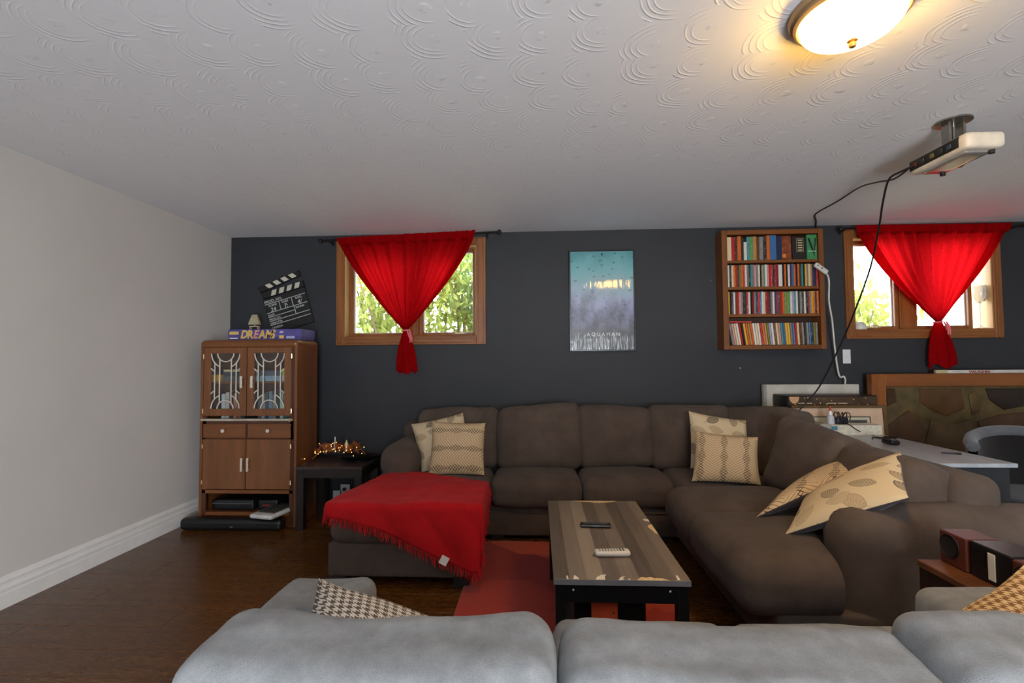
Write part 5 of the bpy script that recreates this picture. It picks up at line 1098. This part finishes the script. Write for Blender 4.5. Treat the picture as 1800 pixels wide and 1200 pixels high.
# office chair at the desk
oc = thing('office_chair', 'dark tub chair with grey rolled top at the desk', 'chair', (2.90, 3.10, 0)); GF = fabric('grey_chair_cloth', '4a4d52', '63666b', 8, 400); DF = fabric('black_chair_cloth', '131214', '1f1d1f', 8, 400)
def tub(u, v, r, zo=0): a = math.radians(160-145*u); return Vector((2.92+r*1.08*math.cos(a), 3.00+r*0.95*math.sin(a), 0.40+(0.345+0.07*math.sin(PI*min(1, u*0.9)))*v))
mb = MB().grid(lambda u, v: tub(u, v, 0.33), 36, 8); mb.grid(lambda u, v: tub(1-u, v, 0.285), 36, 8); mb.build('back_shell', DF, oc)
MB().tube([tub(i/36, 1.0, 0.307) for i in range(37)], 0.034, 10).build('top_roll', GF, oc, 60)
MB().rbox((2.90, 3.10, 0.43), (0.54, 0.52, 0.11), 0.05, 10).build('seat', DF, oc); MB().lathe([(0.028, 0.08), (0.028, 0.38)], (2.90, 3.10, 0), 14).build('column', BLK, oc)
for i in range(5):
    a = 2*PI*i/5+0.3; MB().tube([(2.90, 3.10, 0.085), (2.90+0.27*math.cos(a), 3.10+0.27*math.sin(a), 0.06)], [0.022, 0.014], 8).build('base_leg', BLK, oc); MB().lathe([(0.024, 0), (0.028, 0.02), (0.020, 0.046)], (2.90+0.27*math.cos(a), 3.10+0.27*math.sin(a), 0), 10).build('caster', BLK, oc)
# white power tap and its cord
WPL = plain('d3d0c8', 0.45)
pc = thing('power_tap', 'white power tap with cord hanging beside the bookshelf', 'power bar', (2.43, 4.2, 1.1))
tapM = Matrix.Translation((2.370, 4.185, 2.03)) @ Matrix.Rotation(math.radians(38), 4, 'Y')
MB().rbox((0, 0, 0), (0.125, 0.03, 0.042), 0.012, 8, M=tapM).build('tap_body', WPL, pc)
for dx in (-0.04, 0.0): MB().lathe([(0.006, 0), (0.006, 0.0015)], (0, 0, 0), 10, M=tapM @ Matrix.Translation((dx, -0.0148, 0)) @ Matrix.Rotation(PI/2, 4, 'X')).build('socket', BLK, pc)
MB().tube(smooth_path([(2.412, 4.187, 1.995), (2.440, 4.20, 1.93), (2.452, 4.23, 1.76), (2.490, 4.26, 1.60), (2.512, 4.28, 1.43), (2.540, 4.30, 1.24), (2.555, 4.30, 1.145), (2.572, 4.30, 1.120), (2.592, 4.30, 1.128), (2.605, 4.30, 1.10), (2.625, 4.345, 1.03)]), 0.007, 8).build('cord', WPL, pc, 60)
# sill things of the window by the bookshelf
o = thing('giant_goblet', 'tall glass goblet standing on the window sill', 'goblet', (3.838, 4.43, 1.5295)); k = NT('clear_goblet_glass'); k.p.inputs['Transmission Weight'].default_value = 0.85; k.p.inputs['Roughness'].default_value = 0.05; k.p.inputs['Base Color'].default_value = lin('e8ecf0')
SZ0 = 1.5295
MB().lathe([(0.048, 0), (0.050, 0.004), (0.012, 0.014), (0.008, 0.03)], (3.838, 4.43, SZ0), 24).build('foot', k.m, o); MB().lathe([(0.008, 0.03), (0.006, 0.12), (0.008, 0.22)], (3.838, 4.43, SZ0), 14).build('stem', k.m, o)
MB().lathe([(0.008, 0.22), (0.028, 0.235), (0.042, 0.27), (0.046, 0.32), (0.040, 0.375), (0.037, 0.375), (0.042, 0.32), (0.038, 0.275), (0.020, 0.240), (0.002, 0.235)], (3.838, 4.43, SZ0), 28).build('bowl', k.m, o)
o = thing('white_bowl', 'white upturned bowl on the window sill beside the bookshelf', 'bowl', (2.825, 4.415, SZ0)); MB().lathe([(0.050, 0), (0.052, 0.012), (0.046, 0.045), (0.026, 0.066), (0.004, 0.070)], (2.812, 4.415, SZ0), 24).build('shell', plain('d3d3cc', 0.3), o); MB().lathe([(0.055, 0), (0.055, 0.006)], (2.812, 4.415, SZ0), 24).build('rim', plain('bfbfb8', 0.3), o)
